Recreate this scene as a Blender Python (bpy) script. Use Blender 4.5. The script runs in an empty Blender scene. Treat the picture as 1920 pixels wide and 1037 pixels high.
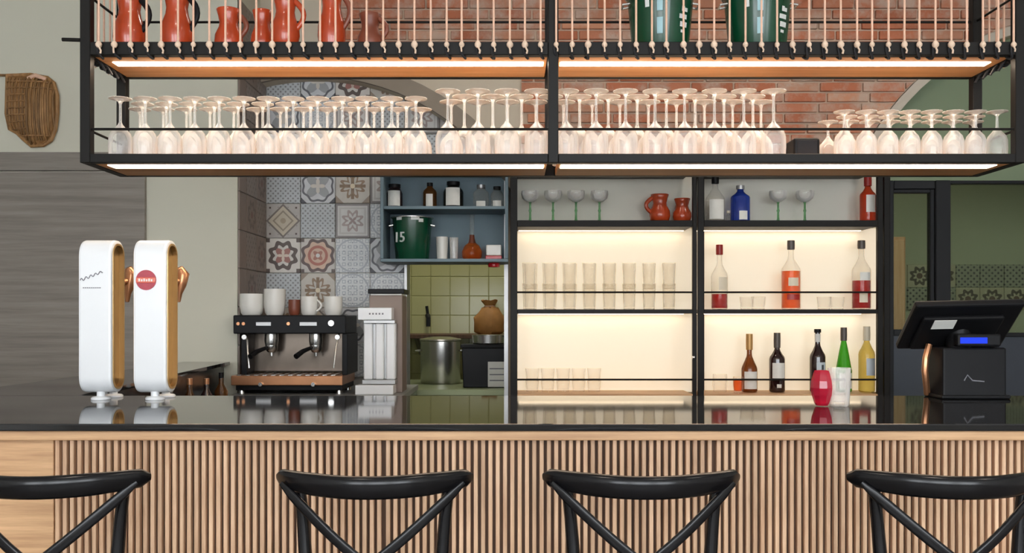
import bpy, bmesh, math, random
from mathutils import Vector, Matrix
random.seed(7)
S = bpy.context.scene
COL = S.collection
R = math.radians
# ------------------------------------------------------------------ camera
F = 1746.0          # focal length in pixels of the 1920 px wide frame
HY = 595.0          # image row of the horizon
EZ = 1.324          # eye height
CZ = 1.08           # bar top height
cd = bpy.data.cameras.new('camera'); cam = bpy.data.objects.new('camera', cd); COL.objects.link(cam)
cam.location = (0, 0, EZ); cam.rotation_euler = (R(90), 0, 0)
cd.sensor_width = 36; cd.lens = 36 * F / 1920; cd.shift_y = (HY - 518.5) / 1920
cd.clip_start = .05; cd.clip_end = 60
S.camera = cam
# ------------------------------------------------------------------ world, exposure
w = bpy.data.worlds.new('world'); S.world = w; w.use_nodes = True
bg = w.node_tree.nodes['Background']; bg.inputs[0].default_value = (.90, .95, 1, 1); bg.inputs[1].default_value = 9.8
vs = S.view_settings; vs.view_transform = 'Standard'; vs.look = 'None'; vs.exposure = 0; vs.gamma = 1; vs.use_curve_mapping = False
S.cycles.max_bounces = 8; S.cycles.diffuse_bounces = 4; S.cycles.glossy_bounces = 4; S.cycles.transmission_bounces = 6
S.cycles.transparent_max_bounces = 40; S.cycles.caustics_reflective = False; S.cycles.caustics_refractive = False
S.cycles.sample_clamp_indirect = 4; S.cycles.use_denoising = True
LED = (1, .80, .60); E_RACK_UP = 27; E_RACK_LOW = 22; E_SHELF = 6.0; E_PANEL = .44; E_FILL = 75; E_KITCHEN_FILL = 48

# ------------------------------------------------------------------ helpers
def X(px, Y): return (px - 960) * Y / F
def Z(py, Y): return EZ - (py - HY) * Y / F
def srgb(r, g, b):
    f = lambda c: (c / 255 / 12.92) if c <= 10 else ((c / 255 + .055) / 1.055) ** 2.4
    return (f(r), f(g), f(b), 1)

class MB:
    def __init__(s): s.bm = bmesh.new(); s.fl = s.bm.faces.layers.int.new('flat')
    def add(s, verts, faces):
        vs_ = [s.bm.verts.new(v) for v in verts]
        for f in faces:
            try: s.bm.faces.new([vs_[i] for i in f])
            except ValueError: pass
        return vs_
    def box(s, x0, x1, y0, y1, z0, z1, bev=0, seg=2, m=None):
        b = bmesh.new()
        v = [b.verts.new((x, y, z)) for x in (x0, x1) for y in (y0, y1) for z in (z0, z1)]
        for f in ((0, 1, 3, 2), (4, 6, 7, 5), (0, 4, 5, 1), (2, 3, 7, 6), (0, 2, 6, 4), (1, 5, 7, 3)): b.faces.new([v[i] for i in f])
        if bev: bmesh.ops.bevel(b, geom=list(b.edges), offset=bev, segments=seg, profile=.5, affect='EDGES')
        if m is not None: bmesh.ops.transform(b, matrix=m, verts=b.verts)
        return s.merge(b)
    def merge(s, b):
        mp = {v: s.bm.verts.new(v.co) for v in b.verts}
        for f in b.faces: s.bm.faces.new([mp[v] for v in f.verts])[s.fl] = 1
        b.free(); return s
    def lathe(s, prof, c=(0, 0, 0), n=20, sx=1, sy=1):
        rings = []
        for r, z in prof:
            if r < 1e-5: rings.append([s.bm.verts.new((c[0], c[1], c[2] + z))])
            else: rings.append([s.bm.verts.new((c[0] + sx * r * math.cos(2 * math.pi * k / n), c[1] + sy * r * math.sin(2 * math.pi * k / n), c[2] + z)) for k in range(n)])
        for a, b in zip(rings, rings[1:]):
            for k in range(n):
                k2 = (k + 1) % n
                q = [a[k % len(a)], a[k2 % len(a)], b[k2 % len(b)], b[k % len(b)]]
                u = []
                for t in q:
                    if t not in u: u.append(t)
                if len(u) > 2:
                    try: s.bm.faces.new(u)
                    except ValueError: pass
        return s
    def cyl(s, p0, p1, r0, r1=None, n=14): return s.tube([p0, p1], [r0, r0 if r1 is None else r1], n)
    def tube(s, pts, r, n=8, closed=False, sec=None, up=None):
        pts = [Vector(p) for p in pts]; N = len(pts)
        rs = r if isinstance(r, (list, tuple)) else [r] * N
        rings = []; prev = None
        for i, p in enumerate(pts):
            if closed: t = pts[(i + 1) % N] - pts[i - 1]
            else: t = pts[min(i + 1, N - 1)] - pts[max(i - 1, 0)]
            t.normalize()
            if up is not None: u = Vector(up); u = u - t * u.dot(t)
            elif prev is None: u = Vector((0, 0, 1)) if abs(t.z) < .9 else Vector((0, 1, 0)); u = u - t * u.dot(t)
            else: u = prev - t * prev.dot(t)
            u.normalize(); prev = u; v = t.cross(u)
            ring = []
            for k in range(n):
                a = 2 * math.pi * k / n; cu, cv = math.cos(a), math.sin(a)
                if sec:   # rounded flat section (half height, half width) scaled by r
                    e = sec[2] if len(sec) > 2 else .6
                    cu = math.copysign(abs(cu) ** e, cu) * sec[0]; cv = math.copysign(abs(cv) ** e, cv) * sec[1]
                ring.append(s.bm.verts.new(p + (u * cu + v * cv) * rs[i]))
            rings.append(ring)
        for i in range(N if closed else N - 1):
            a, b = rings[i], rings[(i + 1) % N]
            for k in range(n): s.bm.faces.new([a[k], a[(k + 1) % n], b[(k + 1) % n], b[k]])
        if not closed:
            s.bm.faces.new(rings[0][::-1]); s.bm.faces.new(rings[-1])
        return s
    def prism(s, pts, a0, a1, plane='xz', bev=0):
        b = bmesh.new()
        f = {'xz': lambda p, d: (p[0], d, p[1]), 'xy': lambda p, d: (p[0], p[1], d), 'yz': lambda p, d: (d, p[0], p[1])}[plane]
        v0 = [b.verts.new(f(p, a0)) for p in pts]; v1 = [b.verts.new(f(p, a1)) for p in pts]; n = len(pts)
        b.faces.new(v0); b.faces.new(v1[::-1])
        for i in range(n): b.faces.new([v0[i], v1[i], v1[(i + 1) % n], v0[(i + 1) % n]])
        bmesh.ops.recalc_face_normals(b, faces=b.faces)
        if bev: bmesh.ops.bevel(b, geom=[e for e in b.edges if e.is_manifold and e.calc_face_angle(0) > .6], offset=bev, segments=2, profile=.5, affect='EDGES')
        return s.merge(b)
    def ring_prism(s, outer, inner, a0, a1, plane='yz'):   # same point count
        f = {'xz': lambda p, d: (p[0], d, p[1]), 'yz': lambda p, d: (d, p[0], p[1])}[plane]
        n = len(outer); L = [[s.bm.verts.new(f(p, d)) for p in q] for d in (a0, a1) for q in (outer, inner)]
        o0, i0, o1, i1 = L
        for k in range(n):
            j = (k + 1) % n
            for q in ((o0[k], o0[j], i0[j], i0[k]), (o1[k], i1[k], i1[j], o1[j]), (o0[k], o1[k], o1[j], o0[j]), (i0[k], i0[j], i1[j], i1[k])): s.bm.faces.new(q)
        return s
    def mesh(s, name, mat, off=(0, 0, 0), sharp=38, normals=True):
        if normals: bmesh.ops.recalc_face_normals(s.bm, faces=s.bm.faces)
        if any(off): bmesh.ops.translate(s.bm, vec=-Vector(off), verts=s.bm.verts)
        for f in s.bm.faces: f.smooth = not f[s.fl]
        fl = [f.smooth for f in s.bm.faces]
        me = bpy.data.meshes.new(name); s.bm.to_mesh(me); s.bm.free()
        me.set_sharp_from_angle(angle=R(sharp)); me.polygons.foreach_set('use_smooth', fl)
        if mat: me.materials.append(mat)
        return me
    def build(s, name, mat, parent=None, loc=None, sharp=38, **kw):
        if parent is not None:
            off = root_loc(parent); o = bpy.data.objects.new(name, s.mesh(name, mat, off, sharp)); o.parent = parent
        else:
            off = loc or (0, 0, 0); o = bpy.data.objects.new(name, s.mesh(name, mat, off, sharp)); o.location = off
        COL.objects.link(o)
        for k, v in kw.items():
            if v is not None: o['category' if k == 'cat' else k] = v
        return o
def root_loc(o):
    v = Vector((0, 0, 0))
    while o is not None: v += o.location; o = o.parent
    return v
def thing(name, label, cat, loc=(0, 0, 0), group=None, kind=None):
    o = bpy.data.objects.new(name, None); COL.objects.link(o); o.location = loc; o.empty_display_size = .05
    if kind: o['kind'] = kind
    if label: o['label'] = label
    if cat: o['category'] = cat
    if group: o['group'] = group
    return o
def link_mesh(name, me, parent=None, loc=(0, 0, 0), **kw):
    o = bpy.data.objects.new(name, me); COL.objects.link(o); o.location = loc; o.parent = parent
    for k, v in kw.items():
        if v is not None: o['category' if k == 'cat' else k] = v
    return o
def kids(o): return [c for c in COL.objects if c.parent == o]
def dup(root, loc, label=None, rot=None, group=None):
    r = root.copy(); COL.objects.link(r); r.location = loc
    if rot is not None: r.rotation_euler.z = rot
    if label: r['label'] = label
    if group: r['group'] = group
    for ch in kids(root):
        c = ch.copy(); COL.objects.link(c); c.parent = r
        for g in kids(ch):
            d = g.copy(); COL.objects.link(d); d.parent = c
    return r
def text_part(txt, size, mat, parent, loc, rot=(R(90), 0, 0), shear=0, name='lettering', ext=.0008):
    c = bpy.data.curves.new(name, 'FONT'); c.body = txt; c.size = size; c.extrude = ext; c.shear = shear; c.align_x = 'CENTER'; c.align_y = 'CENTER'; c.resolution_u = 3
    t = bpy.data.objects.new(name, c); COL.objects.link(t); bpy.context.view_layer.update()
    me = bpy.data.meshes.new_from_object(t.evaluated_get(bpy.context.evaluated_depsgraph_get())); COL.objects.unlink(t); bpy.data.objects.remove(t)
    me.materials.clear(); me.materials.append(mat)
    m = Matrix.Translation(Vector(loc) - root_loc(parent)) @ Matrix.Rotation(rot[2], 4, 'Z') @ Matrix.Rotation(rot[1], 4, 'Y') @ Matrix.Rotation(rot[0], 4, 'X'); me.transform(m)
    return link_mesh(name, me, parent)

# ------------------------------------------------------------------ materials
def nmat(name):
    m = bpy.data.materials.new(name); m.use_nodes = True; nt = m.node_tree
    return m, nt, nt.nodes['Principled BSDF']
def lk(nt, a, b): nt.links.new(a, b)
def mat(name, col, rough=.5, metal=0, spec=.5, var=.06, scale=12, bump=0, coat=0):
    m, nt, p = nmat(name)
    p.inputs['Roughness'].default_value = rough; p.inputs['Metallic'].default_value = metal; p.inputs['Specular IOR Level'].default_value = spec
    p.inputs['Coat Weight'].default_value = coat
    tc = nt.nodes.new('ShaderNodeTexCoord'); no = nt.nodes.new('ShaderNodeTexNoise'); no.inputs['Scale'].default_value = scale; no.inputs['Detail'].default_value = 4
    lk(nt, tc.outputs['Object'], no.inputs['Vector'])
    mx = nt.nodes.new('ShaderNodeMix'); mx.data_type = 'RGBA'
    mx.inputs[6].default_value = tuple(max(0, c * (1 - var)) for c in col[:3]) + (1,); mx.inputs[7].default_value = tuple(c * (1 + var) for c in col[:3]) + (1,)
    lk(nt, no.outputs['Fac'], mx.inputs[0]); lk(nt, mx.outputs[2], p.inputs['Base Color'])
    if bump:
        b = nt.nodes.new('ShaderNodeBump'); b.inputs['Strength'].default_value = bump; b.inputs['Distance'].default_value = .004
        lk(nt, no.outputs['Fac'], b.inputs['Height']); lk(nt, b.outputs[0], p.inputs['Normal'])
    return m
def wood(name, c0, c1, stretch=(1, 1, .06), scale=60, rough=.5, rnd=.25, spec=.4):
    m, nt, p = nmat(name); p.inputs['Roughness'].default_value = rough; p.inputs['Specular IOR Level'].default_value = spec
    tc = nt.nodes.new('ShaderNodeTexCoord'); oi = nt.nodes.new('ShaderNodeObjectInfo')
    mp = nt.nodes.new('ShaderNodeMapping'); mp.inputs['Scale'].default_value = stretch
    ad = nt.nodes.new('ShaderNodeVectorMath'); ad.operation = 'MULTIPLY_ADD'; ad.inputs[1].default_value = (7, 9, 5)
    lk(nt, oi.outputs['Random'], ad.inputs[0]); lk(nt, tc.outputs['Object'], ad.inputs[2]); lk(nt, ad.outputs[0], mp.inputs['Vector'])
    no = nt.nodes.new('ShaderNodeTexNoise'); no.inputs['Scale'].default_value = scale; no.inputs['Detail'].default_value = 5; no.inputs['Roughness'].default_value = .65
    lk(nt, mp.outputs[0], no.inputs['Vector'])
    cr = nt.nodes.new('ShaderNodeValToRGB'); cr.color_ramp.elements[0].position = .3; cr.color_ramp.elements[1].position = .7
    cr.color_ramp.elements[0].color = c0; cr.color_ramp.elements[1].color = c1; lk(nt, no.outputs['Fac'], cr.inputs[0])
    hs = nt.nodes.new('ShaderNodeHueSaturation'); mr = nt.nodes.new('ShaderNodeMapRange'); mr.inputs[3].default_value = 1 - rnd; mr.inputs[4].default_value = 1 + rnd
    lk(nt, oi.outputs['Random'], mr.inputs[0]); lk(nt, mr.outputs[0], hs.inputs['Value']); lk(nt, cr.outputs[0], hs.inputs['Color']); lk(nt, hs.outputs[0], p.inputs['Base Color'])
    b = nt.nodes.new('ShaderNodeBump'); b.inputs['Strength'].default_value = .15; b.inputs['Distance'].default_value = .002; lk(nt, no.outputs['Fac'], b.inputs['Height']); lk(nt, b.outputs[0], p.inputs['Normal'])
    return m
def emit(name, col, s):
    m, nt, p = nmat(name); nt.nodes.remove(p); e = nt.nodes.new('ShaderNodeEmission'); e.inputs[0].default_value = tuple(col[:3]) + (1,); e.inputs[1].default_value = s
    lk(nt, e.outputs[0], nt.nodes['Material Output'].inputs[0]); return m
def glass(name, tint=(1, 1, 1), base=.07, edge=.55, col=(1, 1, 1), rough=.06, power=2.2):
    """clear, thin-walled glass: see-through face on, bright and glossy at its edges"""
    m, nt, p = nmat(name)
    p.inputs['Base Color'].default_value = tuple(col) + (1,); p.inputs['Roughness'].default_value = rough; p.inputs['Specular IOR Level'].default_value = 1
    tr = nt.nodes.new('ShaderNodeBsdfTransparent'); tr.inputs[0].default_value = tuple(tint) + (1,)
    lw = nt.nodes.new('ShaderNodeLayerWeight'); lw.inputs[0].default_value = .5
    pw = nt.nodes.new('ShaderNodeMath'); pw.operation = 'POWER'; pw.inputs[1].default_value = power; lk(nt, lw.outputs['Facing'], pw.inputs[0])
    ma = nt.nodes.new('ShaderNodeMath'); ma.operation = 'MULTIPLY_ADD'; ma.inputs[1].default_value = edge; ma.inputs[2].default_value = base; lk(nt, pw.outputs[0], ma.inputs[0])
    mx = nt.nodes.new('ShaderNodeMixShader'); lk(nt, ma.outputs[0], mx.inputs[0]); lk(nt, tr.outputs[0], mx.inputs[1]); lk(nt, p.outputs[0], mx.inputs[2])
    lk(nt, mx.outputs[0], nt.nodes['Material Output'].inputs[0]); return m

M = {}
M['granite'] = mat('black_granite', (.012, .012, .013), .045, spec=.55, var=.4, scale=90)
M['cream'] = mat('cream_paint', srgb(230, 226, 212), .8, var=.03, scale=2)
M['green_grey'] = mat('green_grey_paint', srgb(208, 205, 188), .8, var=.04, scale=1.5)
M['taupe'] = mat('taupe_plaster', srgb(150, 138, 124), .85, var=.12, scale=9, bump=.3)
M['plaster'] = mat('pale_plaster', srgb(205, 192, 172), .85, var=.07, scale=5, bump=.2)
M['rim_pale'] = mat('pale_arch_rim', srgb(190, 180, 165), .85, var=.07, scale=9)
M['mortar'] = mat('lime_mortar', srgb(196, 172, 150), .9, var=.15, scale=20, bump=.5)
M['greywood'] = wood('grey_laminate', srgb(120, 112, 104), srgb(148, 140, 131), (.05, 1, 1), 30, .5, .03)
M['oak'] = wood('oak_slat', srgb(186, 146, 114), srgb(226, 190, 156), (1, 1, .05), 90, .45, .12)
M['oak_h'] = wood('oak_board', srgb(178, 136, 98), srgb(220, 178, 134), (.05, 1, 1), 60, .45, .03)
M['oak_dark'] = wood('oak_backing', srgb(70, 48, 34), srgb(100, 70, 48), (1, 1, .05), 60, .6, .03)
M['shelfwood'] = wood('warm_shelf_board', srgb(206, 142, 88), srgb(238, 178, 120), (.05, 1, 1), 40, .5, .02)
M['steel_blk'] = mat('black_steel', (.010, .009, .008), .45, 0, spec=.16, var=.15)
M['frame_dk'] = mat('dark_grey_frame', (.016, .017, .019), .45, 0, spec=.2, var=.1)
M['blackwood'] = mat('black_lacquer', (.005, .005, .006), .22, spec=.34, var=.3, scale=30)
M['black'] = mat('black_plastic', (.007, .007, .008), .42, spec=.16, var=.2)
M['blackmatte'] = mat('black_cord', (.01, .01, .012), .8, var=.3)
M['white'] = mat('white_gloss', (.82, .83, .84), .25, spec=.5, var=.02)
M['ceramic'] = mat('white_ceramic', (.74, .72, .67), .3, var=.03)
M['paper'] = mat('white_label', (.78, .77, .72), .7, var=.05, scale=40)
M['gold'] = mat('brushed_gold', (.62, .40, .17), .3, .85, var=.1, scale=30)
M['bronze'] = mat('bronze_panel', (.25, .145, .05), .4, .6, var=.2, scale=20)
M['copper'] = mat('copper', (.55, .26, .13), .3, .8, var=.2)
M['steel'] = mat('stainless', (.55, .54, .52), .25, .95, var=.06)
M['steel_dull'] = mat('dull_steel', (.42, .42, .42), .4, .8, var=.1)
M['steel_dark'] = mat('reflection_steel', (.13, .105, .085), .3, .9, var=.3, scale=9)  # backsplash steel, with brown and dark reflections put into its colour
M['terracotta'] = mat('glazed_terracotta', srgb(178, 66, 30), .25, var=.35, scale=14, coat=.3)
M['terra_dark'] = mat('dark_terracotta', srgb(120, 62, 42), .4, var=.35, scale=14)
M['bucket'] = mat('dark_green_enamel', srgb(4, 66, 42), .25, var=.2, spec=.6)
M['bluepaint'] = mat('blue_grey_paint', srgb(112, 132, 142), .6, var=.08, scale=6)
M['slate'] = mat('slate_blue_panel', srgb(52, 58, 68), .5, var=.08)
M['green_paint'] = mat('green_paint', srgb(120, 134, 106), .6, var=.06, scale=3)
M['greenwall'] = mat('green_wall', srgb(146, 154, 124), .6, var=.06, scale=3)
M['greentile'] = mat('green_glaze', srgb(186, 184, 130), .22, var=.05, scale=3)
M['grout_g'] = mat('green_grout', srgb(140, 142, 98), .8)
M['grout'] = mat('grey_grout', srgb(176, 172, 165), .9)
M['rope'] = mat('tan_rope', srgb(226, 184, 158), .8, var=.15, scale=60)
M['knot'] = mat('pale_knot', srgb(222, 196, 172), .8, var=.15, scale=60)
M['wicker'] = wood('wicker', srgb(110, 78, 44), srgb(168, 126, 80), (1, 1, .2), 50, .6, .3)
M['red'] = mat('red_lacquer', srgb(178, 22, 34), .25, var=.2)
M['badge'] = mat('badge_red', srgb(168, 40, 58), .35, var=.25, scale=60)
M['badge_in'] = mat('badge_orange', srgb(222, 120, 100), .35, var=.1)
M['ink'] = mat('grey_ink', srgb(120, 120, 126), .6)
M['inkwhite'] = mat('white_print', (.7, .74, .72), .5)
M['floor'] = mat('floor_tile', srgb(120, 112, 104), .4, var=.1, scale=4)
M['ceil'] = mat('ceiling_paint', (.74, .73, .70), .9)
M['wallpaint'] = mat('dining_wall_paint', (.62, .60, .56), .9)
M['panel'] = emit('backlit_panel', (1, .84, .62), E_PANEL)
_m, _nt, _p = nmat('lit_shelf_back'); _p.inputs['Base Color'].default_value = (.86, .80, .68, 1); _p.inputs['Roughness'].default_value = .7
_p.inputs['Emission Color'].default_value = (1, .80, .54, 1); _p.inputs['Emission Strength'].default_value = E_PANEL; M['panel'] = _m
M['led_up'] = emit('led_warm_upper', LED, E_RACK_UP); M['led_low'] = emit('led_warm_lower', LED, E_RACK_LOW); M['led_shelf'] = emit('led_shelf', (1, .80, .56), E_SHELF)
M['fill_led'] = emit('fill_light', (1, .90, .78), E_FILL); M['kitchen_fill_led'] = emit('kitchen_fill', (1, .97, .86), E_KITCHEN_FILL)  # glow of the unseen lamps added as fill
M['blue_led'] = emit('blue_display', (.02, .05, 1), 1.6)
M['g_clear'] = glass('clear_glass', (.985, .985, .985), .20, .75, (1, .98, .94), power=1.5)
M['g_shelf'] = glass('clear_shelf_glass', (.985, .98, .97), .03, .30, (1, .97, .92), power=2.5)
M['g_pane'] = glass('window_glass', (.88, .90, .86), .04, .5, (.1, .12, .1), .03)
M['g_green'] = glass('green_stem_glass', (.35, .62, .36), .25, .4, (.30, .55, .32))
def bottle_glass(n, tint, col, base=.35, edge=.5): return glass(n, tint, base, edge, col, .08, 1.6)
M['b_dark'] = bottle_glass('dark_bottle', (.10, .03, .02), (.03, .012, .012), .75, .25)
M['b_brown'] = bottle_glass('brown_bottle', (.55, .26, .07), (.16, .07, .02), .35)
M['b_green'] = bottle_glass('green_bottle', (.25, .72, .10), (.07, .28, .04), .3)
M['b_yellow'] = bottle_glass('pale_yellow_bottle', (.90, .80, .42), (.45, .38, .14), .2)
M['b_blue'] = bottle_glass('blue_bottle', (.10, .20, .75), (.03, .07, .38), .45)
M['b_clear'] = bottle_glass('clear_bottle', (.97, .96, .94), (.75, .72, .68), .05, .35)
M['liq_red'] = bottle_glass('dark_red_liquor', (.72, .07, .04), (.36, .03, .02), .22)
M['liq_orange'] = bottle_glass('orange_liquor', (1, .40, .12), (.75, .22, .05), .18)
M['b_amber'] = bottle_glass('amber_red_bottle', (.95, .26, .12), (.5, .09, .04), .3)
M['g_red'] = glass('red_glass', (.80, .03, .08), .5, .4, (.62, .02, .06), .08)

# brick: colour varies brick by brick and with lime bloom across the wall
m, nt, p = nmat('old_brick'); M['brick'] = m; p.inputs['Roughness'].default_value = .85
oi = nt.nodes.new('ShaderNodeObjectInfo'); cr = nt.nodes.new('ShaderNodeValToRGB'); cr.color_ramp.elements[0].color = srgb(164, 98, 70); cr.color_ramp.elements[1].color = srgb(206, 144, 110)
e = cr.color_ramp.elements.new(.35); e.color = srgb(186, 112, 80); e = cr.color_ramp.elements.new(.8); e.color = srgb(178, 128, 102); lk(nt, oi.outputs['Random'], cr.inputs[0])
ge = nt.nodes.new('ShaderNodeNewGeometry'); n1 = nt.nodes.new('ShaderNodeTexNoise'); n1.inputs['Scale'].default_value = 4.5; n1.inputs['Detail'].default_value = 7; n1.inputs['Roughness'].default_value = .68
lk(nt, ge.outputs['Position'], n1.inputs['Vector'])
c2 = nt.nodes.new('ShaderNodeValToRGB'); c2.color_ramp.elements[0].position = .44; c2.color_ramp.elements[1].position = .60; c2.color_ramp.elements[1].color = (.8, .8, .8, 1); lk(nt, n1.outputs['Fac'], c2.inputs[0])
mx = nt.nodes.new('ShaderNodeMix'); mx.data_type = 'RGBA'; mx.inputs[7].default_value = srgb(188, 168, 152); lk(nt, c2.outputs[0], mx.inputs[0]); lk(nt, cr.outputs[0], mx.inputs[6])
lk(nt, mx.outputs[2], p.inputs['Base Color'])
n2 = nt.nodes.new('ShaderNodeTexNoise'); n2.inputs['Scale'].default_value = 60; lk(nt, ge.outputs['Position'], n2.inputs['Vector'])
b = nt.nodes.new('ShaderNodeBump'); b.inputs['Strength'].default_value = .6; b.inputs['Distance'].default_value = .006; lk(nt, n2.outputs['Fac'], b.inputs['Height']); lk(nt, b.outputs[0], p.inputs['Normal'])

# patterned cement tiles: printed ornament from the tile's own coordinates
class Ex:
    def __init__(s, nt, k): s.nt = nt; s.k = k
    def op(s, o, *a):
        n = s.nt.nodes.new('ShaderNodeMath'); n.operation = o
        for i, v in enumerate((s,) + a):
            if isinstance(v, Ex): lk(s.nt, v.k, n.inputs[i])
            else: n.inputs[i].default_value = v
        return Ex(s.nt, n.outputs[0])
    def __add__(s, o): return s.op('ADD', o)
    def __sub__(s, o): return s.op('SUBTRACT', o)
    def __mul__(s, o): return s.op('MULTIPLY', o)
    def lt(s, o): return s.op('LESS_THAN', o)
    def gt(s, o): return s.op('GREATER_THAN', o)
    def abs(s): return s.op('ABSOLUTE')
    def max(s, o): return s.op('MAXIMUM', o)
    def min(s, o): return s.op('MINIMUM', o)
    def band(s, c, w_): return (s - c).abs().lt(w_)
    def rep(s, k): return ((s * k).op('FRACT') - .5).abs() * 2
def tile_mat(name, base, layers, tone=1.0):
    m, nt, p = nmat(name); p.inputs['Roughness'].default_value = .45
    tc = nt.nodes.new('ShaderNodeTexCoord'); sx = nt.nodes.new('ShaderNodeSeparateXYZ'); lk(nt, tc.outputs['UV'], sx.inputs[0])
    u = (Ex(nt, sx.outputs[0]) * 2 - 1); v = (Ex(nt, sx.outputs[1]) * 2 - 1)
    a, bb = u.abs(), v.abs(); r = (u * u + v * v).op('SQRT'); d = a + bb; mm = a.max(bb)
    th = v.op('ARCTAN2', u); pet = (th * 8).op('COSINE'); pet4 = (th * 4).op('COSINE')
    env = dict(u=u, v=v, a=a, b=bb, r=r, d=d, m=mm, pet=pet, pet4=pet4, nt=nt)
    cur = None
    for fn, c in layers:
        mask = fn(env); mx = nt.nodes.new('ShaderNodeMix'); mx.data_type = 'RGBA'; lk(nt, mask.k, mx.inputs[0])
        if cur is None: mx.inputs[6].default_value = tuple(q * tone for q in base[:3]) + (1,)
        else: lk(nt, cur, mx.inputs[6])
        mx.inputs[7].default_value = tuple(q * tone for q in c[:3]) + (1,); cur = mx.outputs[2]
    no = nt.nodes.new('ShaderNodeTexNoise'); no.inputs['Scale'].default_value = 14; lk(nt, tc.outputs['Object'], no.inputs['Vector'])
    hs = nt.nodes.new('ShaderNodeHueSaturation'); mr = nt.nodes.new('ShaderNodeMapRange'); mr.inputs[3].default_value = .86; mr.inputs[4].default_value = 1.14
    lk(nt, no.outputs['Fac'], mr.inputs[0]); lk(nt, mr.outputs[0], hs.inputs['Value']); lk(nt, cur, hs.inputs['Color']); lk(nt, hs.outputs[0], p.inputs['Base Color'])
    return m
TB = srgb
def tile_set(prefix, t=1.0):
    L = {}
    dk, br, rd, pe, gy, wh, bl = TB(92, 78, 72), TB(132, 108, 92), TB(164, 112, 102), TB(208, 178, 156), TB(150, 150, 152), TB(222, 220, 214), TB(184, 188, 190)
    L['diamond'] = tile_mat(prefix + 'diamond', TB(178, 172, 166), [(lambda e: e['d'].lt(1.0), TB(196, 184, 162)), (lambda e: e['d'].band(.92, .07), TB(120, 110, 104)), (lambda e: e['d'].band(.55, .06), TB(150, 136, 118)), (lambda e: e['r'].lt(.16), TB(170, 152, 128)), (lambda e: (e['a'].rep(2.0).max(e['b'].rep(2.0))).lt(.22) * e['d'].gt(1.05), dk)], t)
    L['dots'] = tile_mat(prefix + 'dots', bl, [(lambda e: (e['u'] + e['v']).rep(3.5).max((e['u'] - e['v']).rep(3.5)).lt(.42), TB(124, 122, 122)), (lambda e: (e['u'] + e['v']).rep(3.5).min((e['u'] - e['v']).rep(3.5)).gt(.80), TB(204, 206, 206))], t)
    L['rosette_dark'] = tile_mat(prefix + 'rosette_dark', TB(214, 208, 200), [(lambda e: (e['r'] + e['pet'] * .09).band(.68, .13), dk), (lambda e: (e['r'] + e['pet4'] * .12).lt(.42), rd), (lambda e: (e['r'] + e['pet4'] * -.12).lt(.22), TB(224, 206, 190)), (lambda e: (e['a'] - .88).abs().max((e['b'] - .88).abs()).lt(.12), dk)], t)
    L['rosette_peach'] = tile_mat(prefix + 'rosette_peach', TB(200, 194, 188), [(lambda e: (e['r'] + e['pet'] * .06).lt(.80), pe), (lambda e: (e['r'] + e['pet'] * .07).band(.86, .09), TB(96, 78, 74)), (lambda e: e['r'].band(.50, .08), TB(170, 104, 88)), (lambda e: (e['r'] + e['pet4'] * .08).lt(.26), TB(168, 112, 96)), (lambda e: e['r'].lt(.12), wh), (lambda e: (e['a'] - .88).abs().max((e['b'] - .88).abs()).lt(.1), dk)], t)
    L['framed'] = tile_mat(prefix + 'framed', TB(208, 206, 202), [(lambda e: e['m'].gt(.86), TB(140, 134, 132)), (lambda e: e['m'].band(.72, .05), TB(190, 186, 182)), (lambda e: (e['r'] + e['pet'] * .12).band(.45, .10), TB(164, 148, 142)), (lambda e: (e['r'] + e['pet4'] * .1).lt(.18), TB(150, 132, 128))], t)
    L['lace'] = tile_mat(prefix + 'lace', TB(220, 222, 222), [(lambda e: (e['u'].rep(3).max(e['v'].rep(3))).band(.5, .12), TB(172, 178, 184)), (lambda e: (e['u'] + e['v']).rep(2).max((e['u'] - e['v']).rep(2)).lt(.2), TB(140, 146, 154)), (lambda e: e['r'].band(.92, .05), TB(176, 180, 186))], t)
    L['cross'] = tile_mat(prefix + 'cross', TB(196, 190, 180), [(lambda e: (e['a'].min(e['b'])).lt(.09) * e['r'].lt(.75), TB(128, 104, 80)), (lambda e: (e['r'] + e['pet'] * .16).band(.5, .10), TB(140, 116, 92)), (lambda e: (e['r']).lt(.14), TB(222, 208, 180)), (lambda e: e['d'].gt(1.5), TB(150, 134, 118))], t)
    L['star'] = tile_mat(prefix + 'star', TB(206, 208, 210), [(lambda e: (e['r'] + e['pet4'] * .22).lt(.62), TB(158, 160, 162)), (lambda e: (e['r'] + e['pet4'] * -.14).lt(.28), TB(212, 206, 196)), (lambda e: (e['r'] + e['pet'] * .05).band(.86, .06), TB(96, 96, 102)), (lambda e: e['d'].gt(1.62), TB(78, 78, 84))], t)
    return L
TILES = tile_set('cement_tile_', 1.0)
m, nt, p = nmat('taupe_tile'); M['taupe_tile'] = m   # the return's tiles, browner and darker to paint in its shade
SHADED = {'a': tile_mat('shaded_tile_a', TB(128, 112, 102), [(lambda e: (e['r'] + e['pet'] * .1).band(.6, .13), TB(100, 84, 78)), (lambda e: e['r'].lt(.2), TB(112, 78, 72))]),
         'b': tile_mat('shaded_tile_b', TB(134, 122, 114), [(lambda e: (e['u'] + e['v']).rep(2).max((e['u'] - e['v']).rep(2)).lt(.4), TB(106, 94, 88))])}
KBORDER = {'a': tile_mat('border_tile_a', TB(150, 150, 120), [(lambda e: (e['r'] + e['pet'] * .12).band(.6, .16), TB(70, 66, 50)), (lambda e: e['r'].lt(.25), TB(84, 70, 54))]),
           'b': tile_mat('border_tile_b', TB(128, 134, 110), [(lambda e: (e['u'] + e['v']).rep(2).max((e['u'] - e['v']).rep(2)).lt(.45), TB(60, 64, 56))])}
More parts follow.
